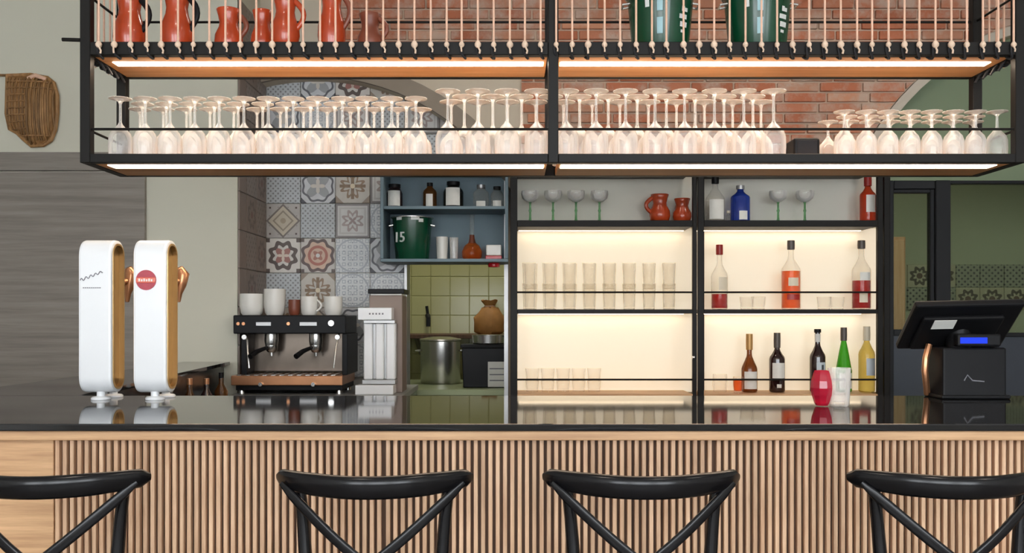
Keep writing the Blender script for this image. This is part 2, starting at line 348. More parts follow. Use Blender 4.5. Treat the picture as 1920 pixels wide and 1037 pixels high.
def tile_mesh(name, sx, sz, th, mt, axis='y'):
    """a slab sx wide, sz high, th thick, its face towards -Y (axis y) or +X (axis x); UVs span the face"""
    b = bmesh.new(); g = .0015; c = .003
    o = [(g, g), (sx - g, g), (sx - g, sz - g), (g, sz - g)]; i_ = [(g + c, g + c), (sx - g - c, g + c), (sx - g - c, sz - g - c), (g + c, sz - g - c)]
    f = (lambda p, d: (p[0], d, p[1])) if axis == 'y' else (lambda p, d: (-d, p[0], p[1]))
    bk = [b.verts.new(f(q, th)) for q in o]; md = [b.verts.new(f(q, c)) for q in o]; fr = [b.verts.new(f(q, 0)) for q in i_]
    b.faces.new(fr)
    for k in range(4):
        j = (k + 1) % 4; b.faces.new((md[k], md[j], fr[j], fr[k])); b.faces.new((bk[k], bk[j], md[j], md[k]))
    bmesh.ops.recalc_face_normals(b, faces=b.faces)
    uv = b.loops.layers.uv.new('UVMap')
    for fc in b.faces:
        for l in fc.loops:
            q = l.vert.co; l[uv].uv = (((q.x if axis == 'y' else q.y)) / sx, q.z / sz)
    me = bpy.data.meshes.new(name); b.to_mesh(me); b.free(); me.materials.append(mt); return me

# ================================================================== the setting
def struct(name, mb, mt, label=None): return mb.build(name, mt, kind='structure', label=label)
XL, XR, YF, ZC = -3.7, 3.9, -3.6, 3.45
YB = 5.15      # cream wall on the left
YW = 5.62      # brick wall face
YT = 5.72      # tiled wall face
YK = 7.7       # kitchen end wall
struct('floor', MB().box(XL - .2, XR + .8, YF, YK + .2, -.1, 0), M['floor'])
struct('ceiling', MB().box(XL - .2, XR + .8, YF, YK + .2, ZC, ZC + .1), M['ceil'])
struct('wall_left', MB().box(XL - .15, XL, YF, YB + .6, 0, ZC), M['wallpaint'])
struct('wall_right', MB().box(XR + .5, XR + .65, YF, YK, 0, ZC), M['wallpaint'])
xe = X(445, YB)
struct('wall_back_left', MB().box(XL, xe, YB, YT + .1, 0, ZC), M['green_grey'], 'pale grey-green painted wall behind the beer taps')
# cream lower field of the wall, right of the grey panelling, is a shallow boxed-out pier
# the grey laminate panelling
wp = thing('wall_panelling', None, None, (X(0, YB), YB, 0), kind='structure')
xr = X(271, YB - .03); zt = Z(285, YB - .03); zj = Z(321, YB - .03)
MB().box(XL, xr, YB - .03, YB - .001, zj + .004, zt, .003).build('panel', M['greywood'], wp)
MB().box(XL, X(-560, YB), YB - .03, YB - .001, .1, zj - .004, .003).build('panel', M['greywood'], wp)
MB().box(X(-556, YB), xr, YB - .03, YB - .001, .1, zj - .004, .003).build('panel', M['greywood'], wp)
wfm = MB().box(XL, XR + .5, YF - .1, YF, 3.1, ZC).box(XL, XR + .5, YF - .1, YF, 0, .9)
for a_, b_ in ((XL, XL + .5), (-1.35, -.95), (1.25, 1.65), (XR, XR + .5)): wfm.box(a_, b_, YF - .1, YF, .9, 3.1)
struct('wall_front', wfm, M['wallpaint'])

# --- arched back wall: brick pier between two arches
def P(px, py, Y): return (X(px, Y), Z(py, Y))
AL, AR = (587, 575), (2026, 487)          # arch centres, in photograph pixels at the wall's distance
RL, RR = 430, 440
zf = HY + EZ * F / YW
out = [(440, -58), (2330, -58), (2330, AR[1] - math.sqrt(RR ** 2 - 304 ** 2))]
k0 = math.atan2(math.sqrt(RR ** 2 - 304 ** 2), 304)
for k in range(25):
    t = k0 + (math.pi - k0) * k / 24; out.append((AR[0] + RR * math.cos(t), AR[1] - RR * math.sin(t)))
out += [(AR[0] - RR, zf), (AL[0] + RL, zf)]
k1 = math.acos(-147 / RL)
for k in range(25):
    t = k1 * k / 24; out.append((AL[0] + RL * math.cos(t), AL[1] - RL * math.sin(t)))
wb = struct('wall_back', MB().prism([P(a, b, YW) for a, b in out], YW, YW + .10), M['plaster'], 'plaster and exposed brick wall with two arches above the back bar')
def arc_band(c, r0, r1, t0, t1, n=24):
    o = [(c[0] + r1 * math.cos(t0 + (t1 - t0) * k / n), c[1] - r1 * math.sin(t0 + (t1 - t0) * k / n)) for k in range(n + 1)]
    i = [(c[0] + r0 * math.cos(t0 + (t1 - t0) * k / n), c[1] - r0 * math.sin(t0 + (t1 - t0) * k / n)) for k in range(n + 1)]
    return [P(a, b, YW) for a, b in o + i[::-1]]
struct('trim_1', MB().prism(arc_band(AL, RL, 462, 0, 1.9), YW - .03, YW - .001), M['taupe'], 'taupe plaster arch rim above the patterned tiles')
struct('trim_2', MB().prism(arc_band(AR, RR, 456, 1.2, math.pi), YW - .03, YW - .001), M['rim_pale'], 'pale plaster arch rim beside the green wall')
# mortar bed
zb = 318
mo = [(640, -58), (2330, -58), (2330, AR[1] - math.sqrt(456 ** 2 - 304 ** 2) - 2)]
for k in range(25):
    t = math.atan2(math.sqrt(456 ** 2 - 304 ** 2), 304); t = t + (math.pi - .39 - t) * k / 24
    mo.append((AR[0] + 457 * math.cos(t), AR[1] - 457 * math.sin(t)))
mo += [(mo[-1][0], zb), (976, zb), (976, 108), (640, 108)]
MB().prism([P(a, b, YW) for a, b in mo], YW - .012, YW - .001).build('mortar_bed', M['mortar'], wb)
def clip(poly, nx, ny, c):     # keep nx*x+ny*y >= c
    o = []
    for i in range(len(poly)):
        a, b = poly[i - 1], poly[i]; da = nx * a[0] + ny * a[1] - c; db = nx * b[0] + ny * b[1] - c
        if (da < 0) != (db < 0): t = da / (da - db); o.append((a[0] + (b[0] - a[0]) * t, a[1] + (b[1] - a[1]) * t))
        if db >= 0: o.append(b)
    return o
CH, BL, GP = 19.4, 80.0, 3.6
row = 0; y = -58
whole = [MB().box(0, (BL - GP) * YW / F, -.016 - d_, 0, 0, (CH - GP) * YW / F, .003, 1).mesh('brick', M['brick']) for d_ in (0, .003, .006)]
while y < 312:
    off = (0 if row % 2 else BL / 2) + random.uniform(-14, 14)
    x0 = 560 - off
    while x0 < 2120:
        a, b = x0 + GP / 2, x0 + BL - GP / 2; t_, bt = y + GP / 2, min(y + CH - GP / 2, 316)
        xm = 640 if y < 104 else 978
        poly = [(a, t_), (b, t_), (b, bt), (a, bt)]
        poly = clip(poly, 1, 0, xm)
        if poly:
            cx, cy = (a + b) / 2 - AR[0], (t_ + bt) / 2 - AR[1]; l = math.hypot(cx, cy); poly = clip(poly, cx / l, cy / l, (AR[0] * cx + AR[1] * cy) / l + 458)
        if poly and len(poly) >= 3 and max(q[0] for q in poly) - min(q[0] for q in poly) > 9:
            if poly == [(a, t_), (b, t_), (b, bt), (a, bt)] or len(poly) == 4 and abs(poly[0][0] - a) < 1e-6 and abs(poly[1][0] - b) < 1e-6 and abs(poly[2][1] - bt) < 1e-6 and bt - t_ > CH - GP - .1:
                px_, pz_ = P(a, bt, YW); link_mesh('brick', random.choice(whole), wb, (px_, YW - .010, pz_))
            else:
                MB().prism([P(q[0], q[1], YW) for q in poly], YW - .026 - random.uniform(0, .006), YW - .010).build('brick', M['brick'], wb)
        x0 += BL
    y += CH; row += 1
# --- tiled wall inside the left arch, with the kitchen hatch cut out
xa, xb = X(760, YT), X(951, YT); zh = Z(490, YT)
wt = struct('wall_tiled', MB().box(xe + .002, xa, YT + .012, YT + .12, 0, 2.95).box(xa, xb, YT + .012, YT + .12, zh, 2.95).box(xb, X(1060, YT), YT + .012, YT + .12, 0, 2.95), M['grout'], 'wall of patterned cement tiles beside the kitchen hatch')
TP = .2135; cols = ['diamond', 'dots', 'framed', 'lace', 'star']
tm = {k: tile_mesh('tile', TP, TP, .012, v) for k, v in TILES.items()}
grid = {  # row index from top of the hatch line upwards; columns from the left
    -2: ['dots', 'framed', 'lace', 'lace'], -1: ['cross', 'diamond', 'star', 'lace'],
    0: ['dots', 'cross', 'lace', 'lace'], 1: ['rosette_dark', 'rosette_peach', 'lace', 'star'], 2: ['diamond', 'dots', 'framed', 'lace'],
    3: ['dots', 'star', 'cross', 'framed'], 4: ['lace', 'dots', 'rosette_dark', 'star'], 5: ['star', 'lace', 'framed', 'dots'],
    6: ['dots', 'star', 'rosette_dark', 'cross'], 7: ['star', 'dots', 'lace', 'rosette_peach']}
zr0 = Z(577, YT)
for r_, names in grid.items():
    for c_ in range(7):
        x0 = X(497, YT) + .004 + c_ * TP; z0 = zr0 + r_ * TP
        if x0 + TP > xa + .005 and (r_ < 2 or c_ > 7): continue
        nm = names[c_] if c_ < 4 else cols[(c_ * 3 + r_) % 5]
        if x0 + TP * .5 > X(1000, YT): continue
        link_mesh('tile', tm[nm], wt, (x0, YT, z0))
# the return of the wall, its tiles painted darker for shade
rt = MB().box(xe + .0005, xe + .002, YB + .005, YT, 0, 2.95).build('tile_bed', M['grout'], wt)
tr_ = {k: tile_mesh('tile', TP, TP, .010, v, 'x') for k, v in SHADED.items()}
for r_ in range(-2, 8):
    for c_ in range(2):
        link_mesh('tile', tr_['ab'[(r_ + c_) % 2]], wt, (xe + .012, YT - .56 + .13 + c_ * TP, zr0 + r_ * TP))
    # narrow strip at the corner
    MB().box(xe + .002, xe + .012, YB + .006, YT - .432, zr0 + r_ * TP + .0015, zr0 + (r_ + 1) * TP - .0015, .002, 1).build('tile', SHADED['a'], wt)
# hatch lining
fl = struct('trim_3', MB().box(xa - .004, xa + .012, YT - .02, YT + .16, 0, zh).box(xb - .018, xb + .006, YT - .10, YT + .16, 0, Z(312, YT)).box(xa, xb, YT - .02, YT + .16, zh - .012, zh), M['steel_dull'], 'thin pale metal lining around the kitchen hatch')

# --- kitchen behind
wk = struct('wall_kitchen', MB().box(-1.6, XR + .5, YK, YK + .1, 0, ZC), M['greenwall'], 'green kitchen wall seen through the hatch and the glazing')
MB().box(X(735, YK), X(735, YK) + 1.28, YK - .004, YK - .0005, .70, 2.30).build('grout', mat('olive_grout', srgb(172, 170, 118), .8), wk)
kt = tile_mesh('tile', .16, .16, .012, M['greentile'])
x0 = X(735, YK)
for i in range(8):
    for j in range(10):
        link_mesh('tile', kt, wk, (x0 + i * .16, YK - .012, .70 + j * .16))
kb = {k: tile_mesh('tile', .20, .19, .012, v) for k, v in KBORDER.items()}
for i in range(8):
    for j in range(2): link_mesh('tile', kb['ab'[(i * 2 + j + i // 3) % 2]], wk, (X(1655, YK) + i * .20, YK - .012, Z(496, YK) - .19 * (j + 1)))
struct('wall_kitchen_left', MB().box(-1.7, -1.6, YT + .13, YK, 0, ZC), M['greenwall'])
struct('wall_kitchen_divider', MB().box(X(1060, YT), X(1066, YT), YT + .02, YT + .2, 0, ZC), M['greenwall'])
# green wall filling the right arch above the glazing
struct('wall_arch_fill', MB().box(X(1586, YW) - .02, XR + .45, YW + .101, YW + .16, Z(337, YW), ZC), M['green_paint'], 'flat green wall inside the arch above the glazed screen')
# --- glazed screen under the right arch
win = thing('window_1', 'dark framed glazed screen to the green kitchen', None, (X(1780, YW), YW, 0), kind='structure')
zt_, zm = Z(337, YW), Z(626, YW)
y0, y1 = YW + .03, YW + .09
def wf(px0, px1, py0, py1, d=0, n='frame'): MB().box(X(px0, YW), X(px1, YW), y0 - d, y1, Z(py1, YW), Z(py0, YW), .004, 1).build(n, M['frame_dk'], win)
zfl = HY + EZ * F / YW - .5
wf(1660, 1680, 337, zfl); wf(1758, 1786, 337, zfl, .01); wf(2000, 2020, 337, zfl)
wf(1680, 1758, 337, 353); wf(1786, 2000, 337, 343)
wf(1672, 1680, 353, 622, -.01, 'sash'); wf(1750, 1758, 353, 622, -.01, 'sash'); wf(1680, 1750, 353, 360, -.01, 'sash')
wf(1680, 1758, 618, 630); wf(1786, 2000, 624, 632)
for a, b, c_, d_ in ((1680, 1750, 360, 618), (1786, 2000, 343, 624)):
    MB().box(X(a, YW), X(b, YW), YW + .055, YW + .061, Z(d_, YW), Z(c_, YW)).build('pane', M['g_pane'], win)
for a, b in ((1680, 1758), (1786, 2000)):
    MB().box(X(a, YW), X(b, YW), YW + .045, YW + .075, .02, Z(630, YW)).build('panel', M['slate'], win)

# fill lamps added out of view to brighten the bar and kitchen
def fill_light(x, y, r=.10, z=ZC, key='fill_led'):
    t = thing('fill_lamp', None, 'lamp', (x, y, z), 'added ceiling fill lamps')
    MB().lathe([(r + .02, -.001), (r + .02, -.018), (r, -.022), (r, -.004)], (x, y, z), 20).build('ring', M['white'], t)
    MB().lathe([(0, -.008), (r - .002, -.008), (r - .002, -.004), (0, -.004)], (x, y, z), 20).build('diffuser', M[key], t)
    return t
dl = [fill_light(x, y) for x, y in ((.1, 4.3), (1.2, 4.3), (2.3, 4.3), (-.8, 1.4), (.9, 1.4), (2.5, 1.4))]
for i, o in enumerate(dl): o['label'] = 'added round white ceiling downlight over the %s, above the picture' % ('blue wall shelf', 'middle of the lit shelves', 'glazed screen', 'second bar stool', 'third bar stool', 'last bar stool')[i]
kl = fill_light(-.45, 6.8, .22, ZC, 'kitchen_fill_led'); kl['label'] = 'large round added kitchen fill lamp behind the hatch'; kl['group'] = 'added kitchen fill lamps'  # added lamp, brightens the kitchen seen through the hatch
kl = fill_light(2.7, 6.2, .17, ZC, 'kitchen_fill_led'); kl['label'] = 'smaller round added kitchen fill lamp behind the glazed screen'; kl['group'] = 'added kitchen fill lamps'  # added lamp, set forward to brighten what stands behind the glazing

# ================================================================== bar counter
Y0, Y1 = 2.13, 2.90
XA, XB = -3.0, 2.6
bt = thing('countertop', 'polished black stone bar top running the full width', 'countertop', (0, 2.5, CZ - .017))
MB().box(XA, XB, Y0, Y1, CZ - .017, CZ, .003).build('slab', M['granite'], bt)
MB().prism([(-1.80, Y1 + .002), (-1.355, Y1 + .002), (-1.55, YB - .035), (-1.80, YB - .035)], CZ - .017, CZ, 'xy').build('return_slab', M['granite'], bt)
bc = thing('bar_counter', 'oak bar front clad in narrow vertical slats', 'bar counter', (0, 2.4, 0))
MB().box(XA, XB, 2.235, Y1 - .05, .0, CZ - .018).build('body', M['blackwood'], bc)
MB().box(XA, XB, Y0 + .015, 2.235, CZ - .040, CZ - .018, .003).build('top_rail', M['oak_h'], bc)
YS = 2.19
MB().box(XA, X(100, YS), YS, 2.235, .1, CZ - .041, .002).build('plain_panel', M['oak_h'], bc)
MB().box(X(101.5, YS), XB, YS + .016, 2.235, .1, CZ - .041).build('backing_panel', M['oak_dark'], bc)
MB().box(XA, XB, YS + .01, 2.235, 0, .098).build('plinth', M['blackwood'], bc)
pit = 13.72 * YS / F
sm = MB().box(-.0049, .0049, 0, .0155, .1, CZ - .042, .0012, 1).mesh('slat', M['oak'])
x = X(107, YS); n = 0
while x < 1.75:
    if n in (45, 90): x += pit * .22
    link_mesh('slat', sm, bc, (x, YS - 2.4, 0))
    x += pit; n += 1
rc = thing('return_counter', 'black cabinet of the bar return beside the grey panelling', 'counter', (-1.6, 4, 0))
MB().prism([(-1.77, Y1 - .04), (-1.39, Y1 - .04), (-1.58, YB - .04), (-1.77, YB - .04)], 0, CZ - .018, 'xy').build('body', M['blackwood'], rc)
MB().prism([(-1.395, 3.3), (-1.285, 3.3), (-1.403, 4.75), (-1.543, 4.75)], .83, .85, 'xy').build('speed_rail_shelf', M['steel_dull'], rc)
MB().tube([(-1.285, 3.3, .90), (-1.403, 4.75, .90)], .006).build('speed_rail_bar', M['steel'], rc)
# small bottles in the speed rail
def small_bottle(loc, h, mt, cap, label):
    t = thing('rail_bottle', label, 'bottle', loc, 'bottles in the speed rail behind the taps')
    x_, y_, z_ = loc
    MB().lathe([(0, 0), (.030, 0), (.032, .01), (.032, h * .55), (.012, h * .75), (.011, h)], loc, 14).build('body', mt, t)
    MB().lathe([(.013, h - .02), (.013, h + .008), (0, h + .008)], loc, 10).build('cap', cap, t)
for i, (yy, h, mt, cp, lb) in enumerate(((3.75, .19, 'b_dark', 'steel', 'dark bottle with steel cap, nearest in the rail behind the taps'), (4.05, .20, 'b_brown', 'copper', 'brown bottle with copper cap in the rail behind the taps'),
        (4.35, .18, 'b_dark', 'copper', 'dark bottle with copper cap in the rail behind the taps'), (4.65, .19, 'b_brown', 'black', 'brown bottle with black cap, farthest in the rail behind the taps'))):
    small_bottle((-1.325 - (yy - 3.3) * .083 - .035 + .02, yy, .851), h, M[mt], M[cp], lb)

# ================================================================== bar stools
def make_stool():
    t = thing('bar_stool', '', 'bar stool', (0, 0, 0), 'black cross-back bar stools along the counter')
    zr = 1.003
    pts, rs = [], []
    N = 28
    for k in range(N + 1):
        u = -1 + 2 * k / N
        pts.append((.1925 * u, -.075 + .10 * abs(u) ** 2.0 - .03, zr + .004 * u * u)); e_ = 1 - abs(u)
        rs.append(1.0 * min(1, .80 + .45 * e_) * min(1, max(.25, (e_ / .035) ** .5)) if e_ < .035 else min(1, .80 + .45 * e_))
    rs[0] = rs[-1] = .35
    MB().tube(pts, rs, 16, sec=(.0225, .0135, .8), up=(0, -.25, 1)).build('top_rail', M['blackwood'], t, sharp=60)
    for s in (-1, 1):
        # back post running down into the rear leg
        MB().tube([(s * .148, -.020, zr + .0), (s * .140, -.020, .93), (s * .132, -.024, .82), (s * .135, -.040, .72), (s * .155, -.075, .40), (s * .18, -.10, 0)], [.012, .0125, .014, .016, .015, .012], 12).build('rear_leg', M['blackwood'], t, sharp=60)
        MB().tube([(s * .145, .25, .72), (s * .160, .27, .40), (s * .185, .295, 0)], [.016, .015, .012], 12).build('front_leg', M['blackwood'], t, sharp=60)
        cp = []
        for k in range(15):
            u = k / 14; xx = -s * (.178 - .305 * u); cp.append((xx, -.036 - .046 * math.sin(math.pi * min(1, u * .86)) - (.006 if s > 0 else 0), zr - .002 - .240 * u - .012 * math.sin(math.pi * u)))
        MB().tube(cp, [.45, .9] + [1] * 13, 10, sec=(.0105, .0045, .6), up=(0, 0, 1)).build('cross_strap', M['blackwood'], t, sharp=60)
    # seat: rounded square, slightly dished
    prof = [(0, .735), (.06, .735), (.15, .742), (.188, .748), (.198, .742), (.200, .730), (.193, .718), (0, .715)]
    b = MB(); n = 32; rings = []
    for r, z in prof:
        if r == 0: rings.append([b.bm.verts.new((0, .10, z))]); continue
        ring = []
        for k in range(n):
            a = 2 * math.pi * k / n; c_, s_ = math.cos(a), math.sin(a); q = (abs(c_) ** 3.2 + abs(s_) ** 3.2) ** (-1 / 3.2); ring.append(b.bm.verts.new((r * q * c_ * (.92 if s_ < 0 else 1), .10 + r * q * s_, z)))
        rings.append(ring)
    for p_, q_ in zip(rings, rings[1:]):
        for k in range(n):
            k2 = (k + 1) % n; u = []
            for v in (p_[k % len(p_)], p_[k2 % len(p_)], q_[k2 % len(q_)], q_[k % len(q_)]):
                if v not in u: u.append(v)
            b.bm.faces.new(u)
    b.build('seat', M['blackwood'], t, sharp=60)
    for s in (-1, 1): MB().tube([(s * .161, -.083, .33), (s * .165, .275, .33)], .009, 8).build('footrest', M['blackwood'], t)
    MB().tube([(-.168, .278, .28), (.168, .278, .28)], .010, 8).build('footrest', M['steel'], t)
    MB().tube([(-.161, -.083, .36), (.161, -.083, .36)], .009, 8).build('footrest', M['blackwood'], t)
    return t
stool = make_stool()
YST = 1.855
lab = ['black cross-back bar stool cut off at the picture edge below the beer taps', 'black cross-back bar stool below the espresso machine', 'black cross-back bar stool below the lit shelves', 'black cross-back bar stool below the cash register screen']
for i, (px, rz) in enumerate(((101, .02), (704, .0), (1201, -.015), (1770, -.02))):
    o = stool if i == 0 else dup(stool, (0, 0, 0))
    o.location = (X(px, YST), YST, 0); o.rotation_euler.z = rz; o['label'] = lab[i]

# ================================================================== hanging rack
RY0, RY1 = 2.90, 3.20
PX = [X(159, RY0), X(1037.5, RY0), X(1914, RY0)]
rk = thing('hanging_rack', 'long black steel rack with two lit shelves hung over the bar', 'rack', (PX[1], 3.05, 1.80))
ph = .016
zl0, zl1 = Z(305, RY0), Z(288, RY0)      # lower shelf
zu0, zu1 = Z(103, RY0), Z(78, RY0)       # upper shelf
for xx in PX:
    for yy in (RY0 + ph, RY1 - ph): MB().box(xx - ph, xx + ph, yy - ph, yy + ph, zl0, ZC - .002, .002, 1).build('post', M['steel_blk'], rk)
def beam(x0, x1, y0, y1, z0, z1, n='beam', k='steel_blk', bev=.002): return MB().box(x0, x1, y0, y1, z0, z1, bev, 1).build(n, M[k], rk)
for a, b in ((PX[0], PX[1]), (PX[1], PX[2])):
    a += ph; b -= ph
    for z0, z1, tag_ in ((zl0, zl1, 'low'), (zu0, zu1, 'up')):
        beam(a, b, RY0, RY0 + .028, z0, z1); beam(a, b, RY1 - .028, RY1, z0, z1)
        beam(a + .002, b - .002, RY0 + .029, RY1 - .029, z0 + .0006, z1 - .003, 'shelf_board', 'shelfwood')
        beam(a + .035 if a < 0 else a + .01, b - .012 if a < 0 else b - .035, 2.982 if tag_ == 'up' else 2.945, 3.028 if tag_ == 'up' else 3.005, z0 - .0012, z0 + .0004, 'light_strip', 'led_' + tag_, 0)
    zr_ = Z(242, RY0 + .01)
    MB().tube([(a, RY0 + .012, zr_), (b, RY0 + .012, zr_)], .0042, 8).build('guard_rail', M['steel_blk'], rk)
    z_ = Z(42, RY1 - .01); MB().tube([(a, RY1 - .012, z_), (b, RY1 - .012, z_)], .0042, 8).build('guard_rail', M['steel_blk'], rk)
    beam(a, b, RY0, RY0 + .028, 2.80, 2.83); beam(a, b, RY1 - .028, RY1, 2.80, 2.83)
for xx in (PX[0], PX[2]):
    for z0, z1 in ((zl0, zl1), (zu0, zu1), (2.80, 2.83)): beam(xx - ph, xx + ph, RY0 + 2 * ph, RY1 - 2 * ph, z0, z1)
    for z_ in (Z(242, RY0 + .01), Z(42, RY1 - .01)): MB().tube([(xx, RY0 + ph, z_), (xx, RY1 - ph, z_)], .0042, 8).build('guard_rail', M['steel_blk'], rk)
# ropes lashed to the upper shelf
zk = Z(83, RY0 - .012)
off = rk.location
rope_me = MB().tube([(0, 0, 0), (0, 0, 2.80 - zk)], .0034, 7).mesh('rope', M['rope'])
kn = MB().lathe([(0, -.010), (.005, -.009), (.009, -.004), (.0095, .002), (.006, .007), (.0035, .010)], (0, 0, 0), 9).tube([(0, -.003, -.008), (.004, -.006, -.018), (.003, -.004, -.026)], .0028, 6).mesh('knot', M['knot'])
lp = MB(); lp.tube([(.006 * math.cos(a * 2), .0235 + .0185 * math.sin(a), -.014 + .0235 * math.cos(a)) for a in [2 * math.pi * k / 14 for k in range(14)]], .0040, 6, True); lp = lp.mesh('lashing', M['blackmatte'])
def rope(x, y, rz=0, j=0):
    o = link_mesh('rope', rope_me, rk, Vector((x, y, zk)) - off); o.rotation_euler.z = rz
    k_ = link_mesh('knot', kn, o); k_.rotation_euler.z = random.uniform(-.8, .8); k_.scale = [random.uniform(.85, 1.15)] * 3
    l_ = link_mesh('lashing', lp, o); l_.rotation_euler.z = random.uniform(-.25, .25)
px = 1162 - 33 * 29.63
while px < 1920:
    if abs(px - 1037) > 8 or True: rope(X(px + random.uniform(-1.5, 1.5), RY0 - .012), RY0 - .010)
    px += 29.63
for xx, s in ((PX[0], -1), (PX[2], 1)):
    for k in range(5): rope(xx + s * .026, RY0 + .055 + k * .047, s * -R(90) * -1)
# bar that ends in a short stub at the left
MB().tube([(PX[0] - .07, RY0 + .0, Z(74, RY0)), (PX[0] - .015, RY0 + .0, Z(75, RY0))], .006, 8).build('bar_stub', M['steel_blk'], rk)
for k in range(4):
    yy = RY0 + .06 + k * .05
    MB().tube([(PX[0] + .01, yy, zu0 + .003), (PX[0] + .028, yy - .004, zu0 - .014), (PX[0] + .038, yy, zu0 - .034)], .004, 6).build('cord_tail', M['blackmatte'], rk)
    MB().tube([(PX[2] - .01, yy, zu0 + .003), (PX[2] - .028, yy - .004, zu0 - .014), (PX[2] - .038, yy, zu0 - .034)], .004, 6).build('cord_tail', M['blackmatte'], rk)

# glasses on the lower shelf, standing upside down
def stem_glass(h, rb, rf, bowl, lip=.88):
    """profile upside down: lip on the shelf, foot on top"""
    hb = h * bowl
    pr = [(rb * .95, 0), (rb, hb * .30), (rb * .985, hb * .58), (rb * .84, hb * .74), (rb * .46, hb * .90), (.008, hb * 1.0), (.0044, hb * 1.08), (.0040, h * .90), (.008, h - .010), (rf * .6, h - .0035), (rf, h - .002), (rf, h), (0, h)]
    me = MB().lathe(pr, (0, 0, 0), 20).mesh('stem_glass', M['g_clear'], normals=True, sharp=70); return me
G1 = stem_glass(.188, .0365, .036, .55); G2 = stem_glass(.212, .0395, .040, .52); G3 = stem_glass(.146, .0325, .033, .62)
zs = zl1 + .0005
ORD = 'first second third fourth fifth sixth seventh eighth ninth tenth eleventh twelfth thirteenth fourteenth'.split()
def glass_rows(me, px0, n_, dpx, rows, label, group):
    for r_, yy in enumerate(rows):
        for k in range(n_):
            if r_ == 1 and k == n_ - 1: continue
            o = link_mesh('stem_glass', me, None, (X(px0 + dpx * k, rows[0]) + random.uniform(-.001, .001) + (r_ % 2) * dpx * .5 * rows[0] / F, yy + random.uniform(-.001, .001), zs), label=label % (ORD[k] + ' from the wall end, ' + ['front row', 'middle row', 'back row'][r_]), cat='glass', group=group)
            o.rotation_euler.z = random.uniform(0, 6)
RW = (2.972, 3.049, 3.127)
glass_rows(G1, 226, 13, 46.2, RW, 'upside-down stemmed glass on the rack below the jugs, %s', 'medium stemmed glasses on the hanging rack')
glass_rows(G2, 840, 12, 55.5, (2.973, 3.048, 3.124), 'tall upside-down stemmed glass mid-rack, %s', 'tall stemmed glasses on the hanging rack')
glass_rows(G3, 1583, 8, 41, RW, 'short upside-down glass on the rack above the register, %s', 'short stemmed glasses on the hanging rack')
sp = thing('speaker', 'small black box between the tall and short glasses on the rack', 'box', (X(1504, 3.05), 3.06, zs))
MB().box(X(1480, 3.05), X(1529, 3.05), 3.0, 3.12, zs, Z(263, 3.05), .010, 3).build('body', M['black'], sp)
MB().box(X(1486, 3.05), X(1523, 3.05), 2.998, 3.002, zs + .008, Z(268, 3.05), .001, 1).build('grille', M['blackmatte'], sp)

# terracotta jugs
ZJ = zu1 - .002
def jug(px, h, r, label, mt='terracotta', hs=1, Y=3.04, group='terracotta jugs on the rack', base=None, hmat=None, ha=20):
    x_ = X(px, Y); z_ = ZJ if base is None else base
    t = thing('jug', label, 'jug', (x_, Y, z_), group)
    pr = [(0, 0), (r * .72, 0), (r * .86, h * .06), (r, h * .26), (r * .96, h * .42), (r * .70, h * .60), (r * .64, h * .70), (r * .74, h * .86), (r * .86, h * .985), (r * .82, h), (r * .76, h * .975), (r * .58, h * .72), (r * .6, h * .5), (0, h * .3)]
    MB().lathe(pr, (x_, Y, z_), 24).build('body', M[mt], t, sharp=70)
    a = R(ha)
    hp = []
    for k in range(11):
        u = k / 10; ang = math.pi * u; d_ = r * .68 + r * .75 * math.sin(ang); hp.append((x_ + hs * d_ * math.cos(a), Y - d_ * math.sin(a) * .6, z_ + h * (.90 - .58 * u)))
    MB().tube(hp, [.010 * (r / .05)] * 11, 8, sec=(1, .7, 1)).build('handle', M[hmat or mt], t, sharp=70)
    if mt == 'terracotta': MB().lathe([(r * 1.004, h * .26), (r * .985, h * .40)], (x_, Y, z_), 24).build('glaze_band', M['terra_dark'], t, sharp=70) if False else None
    return t
jug(243, .205, .052, 'terracotta jug with dark handle, first from the grey-green wall', hmat='black')
jug(332, .215, .053, 'tall terracotta jug with dark handle, second from the grey-green wall', hmat='black')
jug(429, .147, .046, 'short wide-mouthed terracotta jug standing alone, third along', hmat='terra_dark')
jug(492, .143, .038, 'small terracotta jug half hidden beside a taller one', ha=-85)
jug(535, .175, .046, 'terracotta jug with a pale spot, fifth along the rack', Y=2.985)
jug(622, .225, .046, 'tallest bright orange terracotta jug on the rack', hmat='terra_dark')
jug(694, .132, .042, 'dull brown clay jug, last of the row on the rack', 'terra_dark')

# green ice buckets on the rack
def bucket(px, Y, z, rt, rb, h, label, group, rings=True):
    x_ = X(px, Y); t = thing('ice_bucket', label, 'bucket', (x_, Y, z), group)
    MB().lathe([(0, 0), (rb, 0), (rb + .002, .004), (rt - .004, h - .01), (rt, h - .008), (rt + .003, h - .003), (rt, h), (rt - .006, h - .003), (rt - .010, h - .02), (rb - .006, .01), (0, .01)], (x_, Y, z), 32).build('body', M['bucket'], t, sharp=50)
    MB().tube([((x_ + (rt + .003) * math.cos(a)), Y + (rt + .003) * math.sin(a), z + h - .004) for a in [2 * math.pi * k / 28 for k in range(28)]], .004, 6, True).build('rim', M['steel'], t)
    for s in (-1, 1):
        MB().tube([(x_ + s * (rt - .012), Y - .02, z + h * .82), (x_ + s * (rt + .012), Y - .022, z + h * .80), (x_ + s * (rt + .012), Y + .022, z + h * .80), (x_ + s * (rt - .012), Y + .02, z + h * .82)], .004, 6).build('ear', M['steel'], t)
    return t
bk1 = bucket(1238, 3.05, ZJ, .112, .088, .20, 'dark green ice bucket with white print on the rack, nearer the middle post', 'green buckets on the rack')
bk2 = bucket(1420, 3.05, ZJ, .112, .088, .20, 'dark green ice bucket with white print on the rack, farther from the middle post', 'green buckets on the rack')
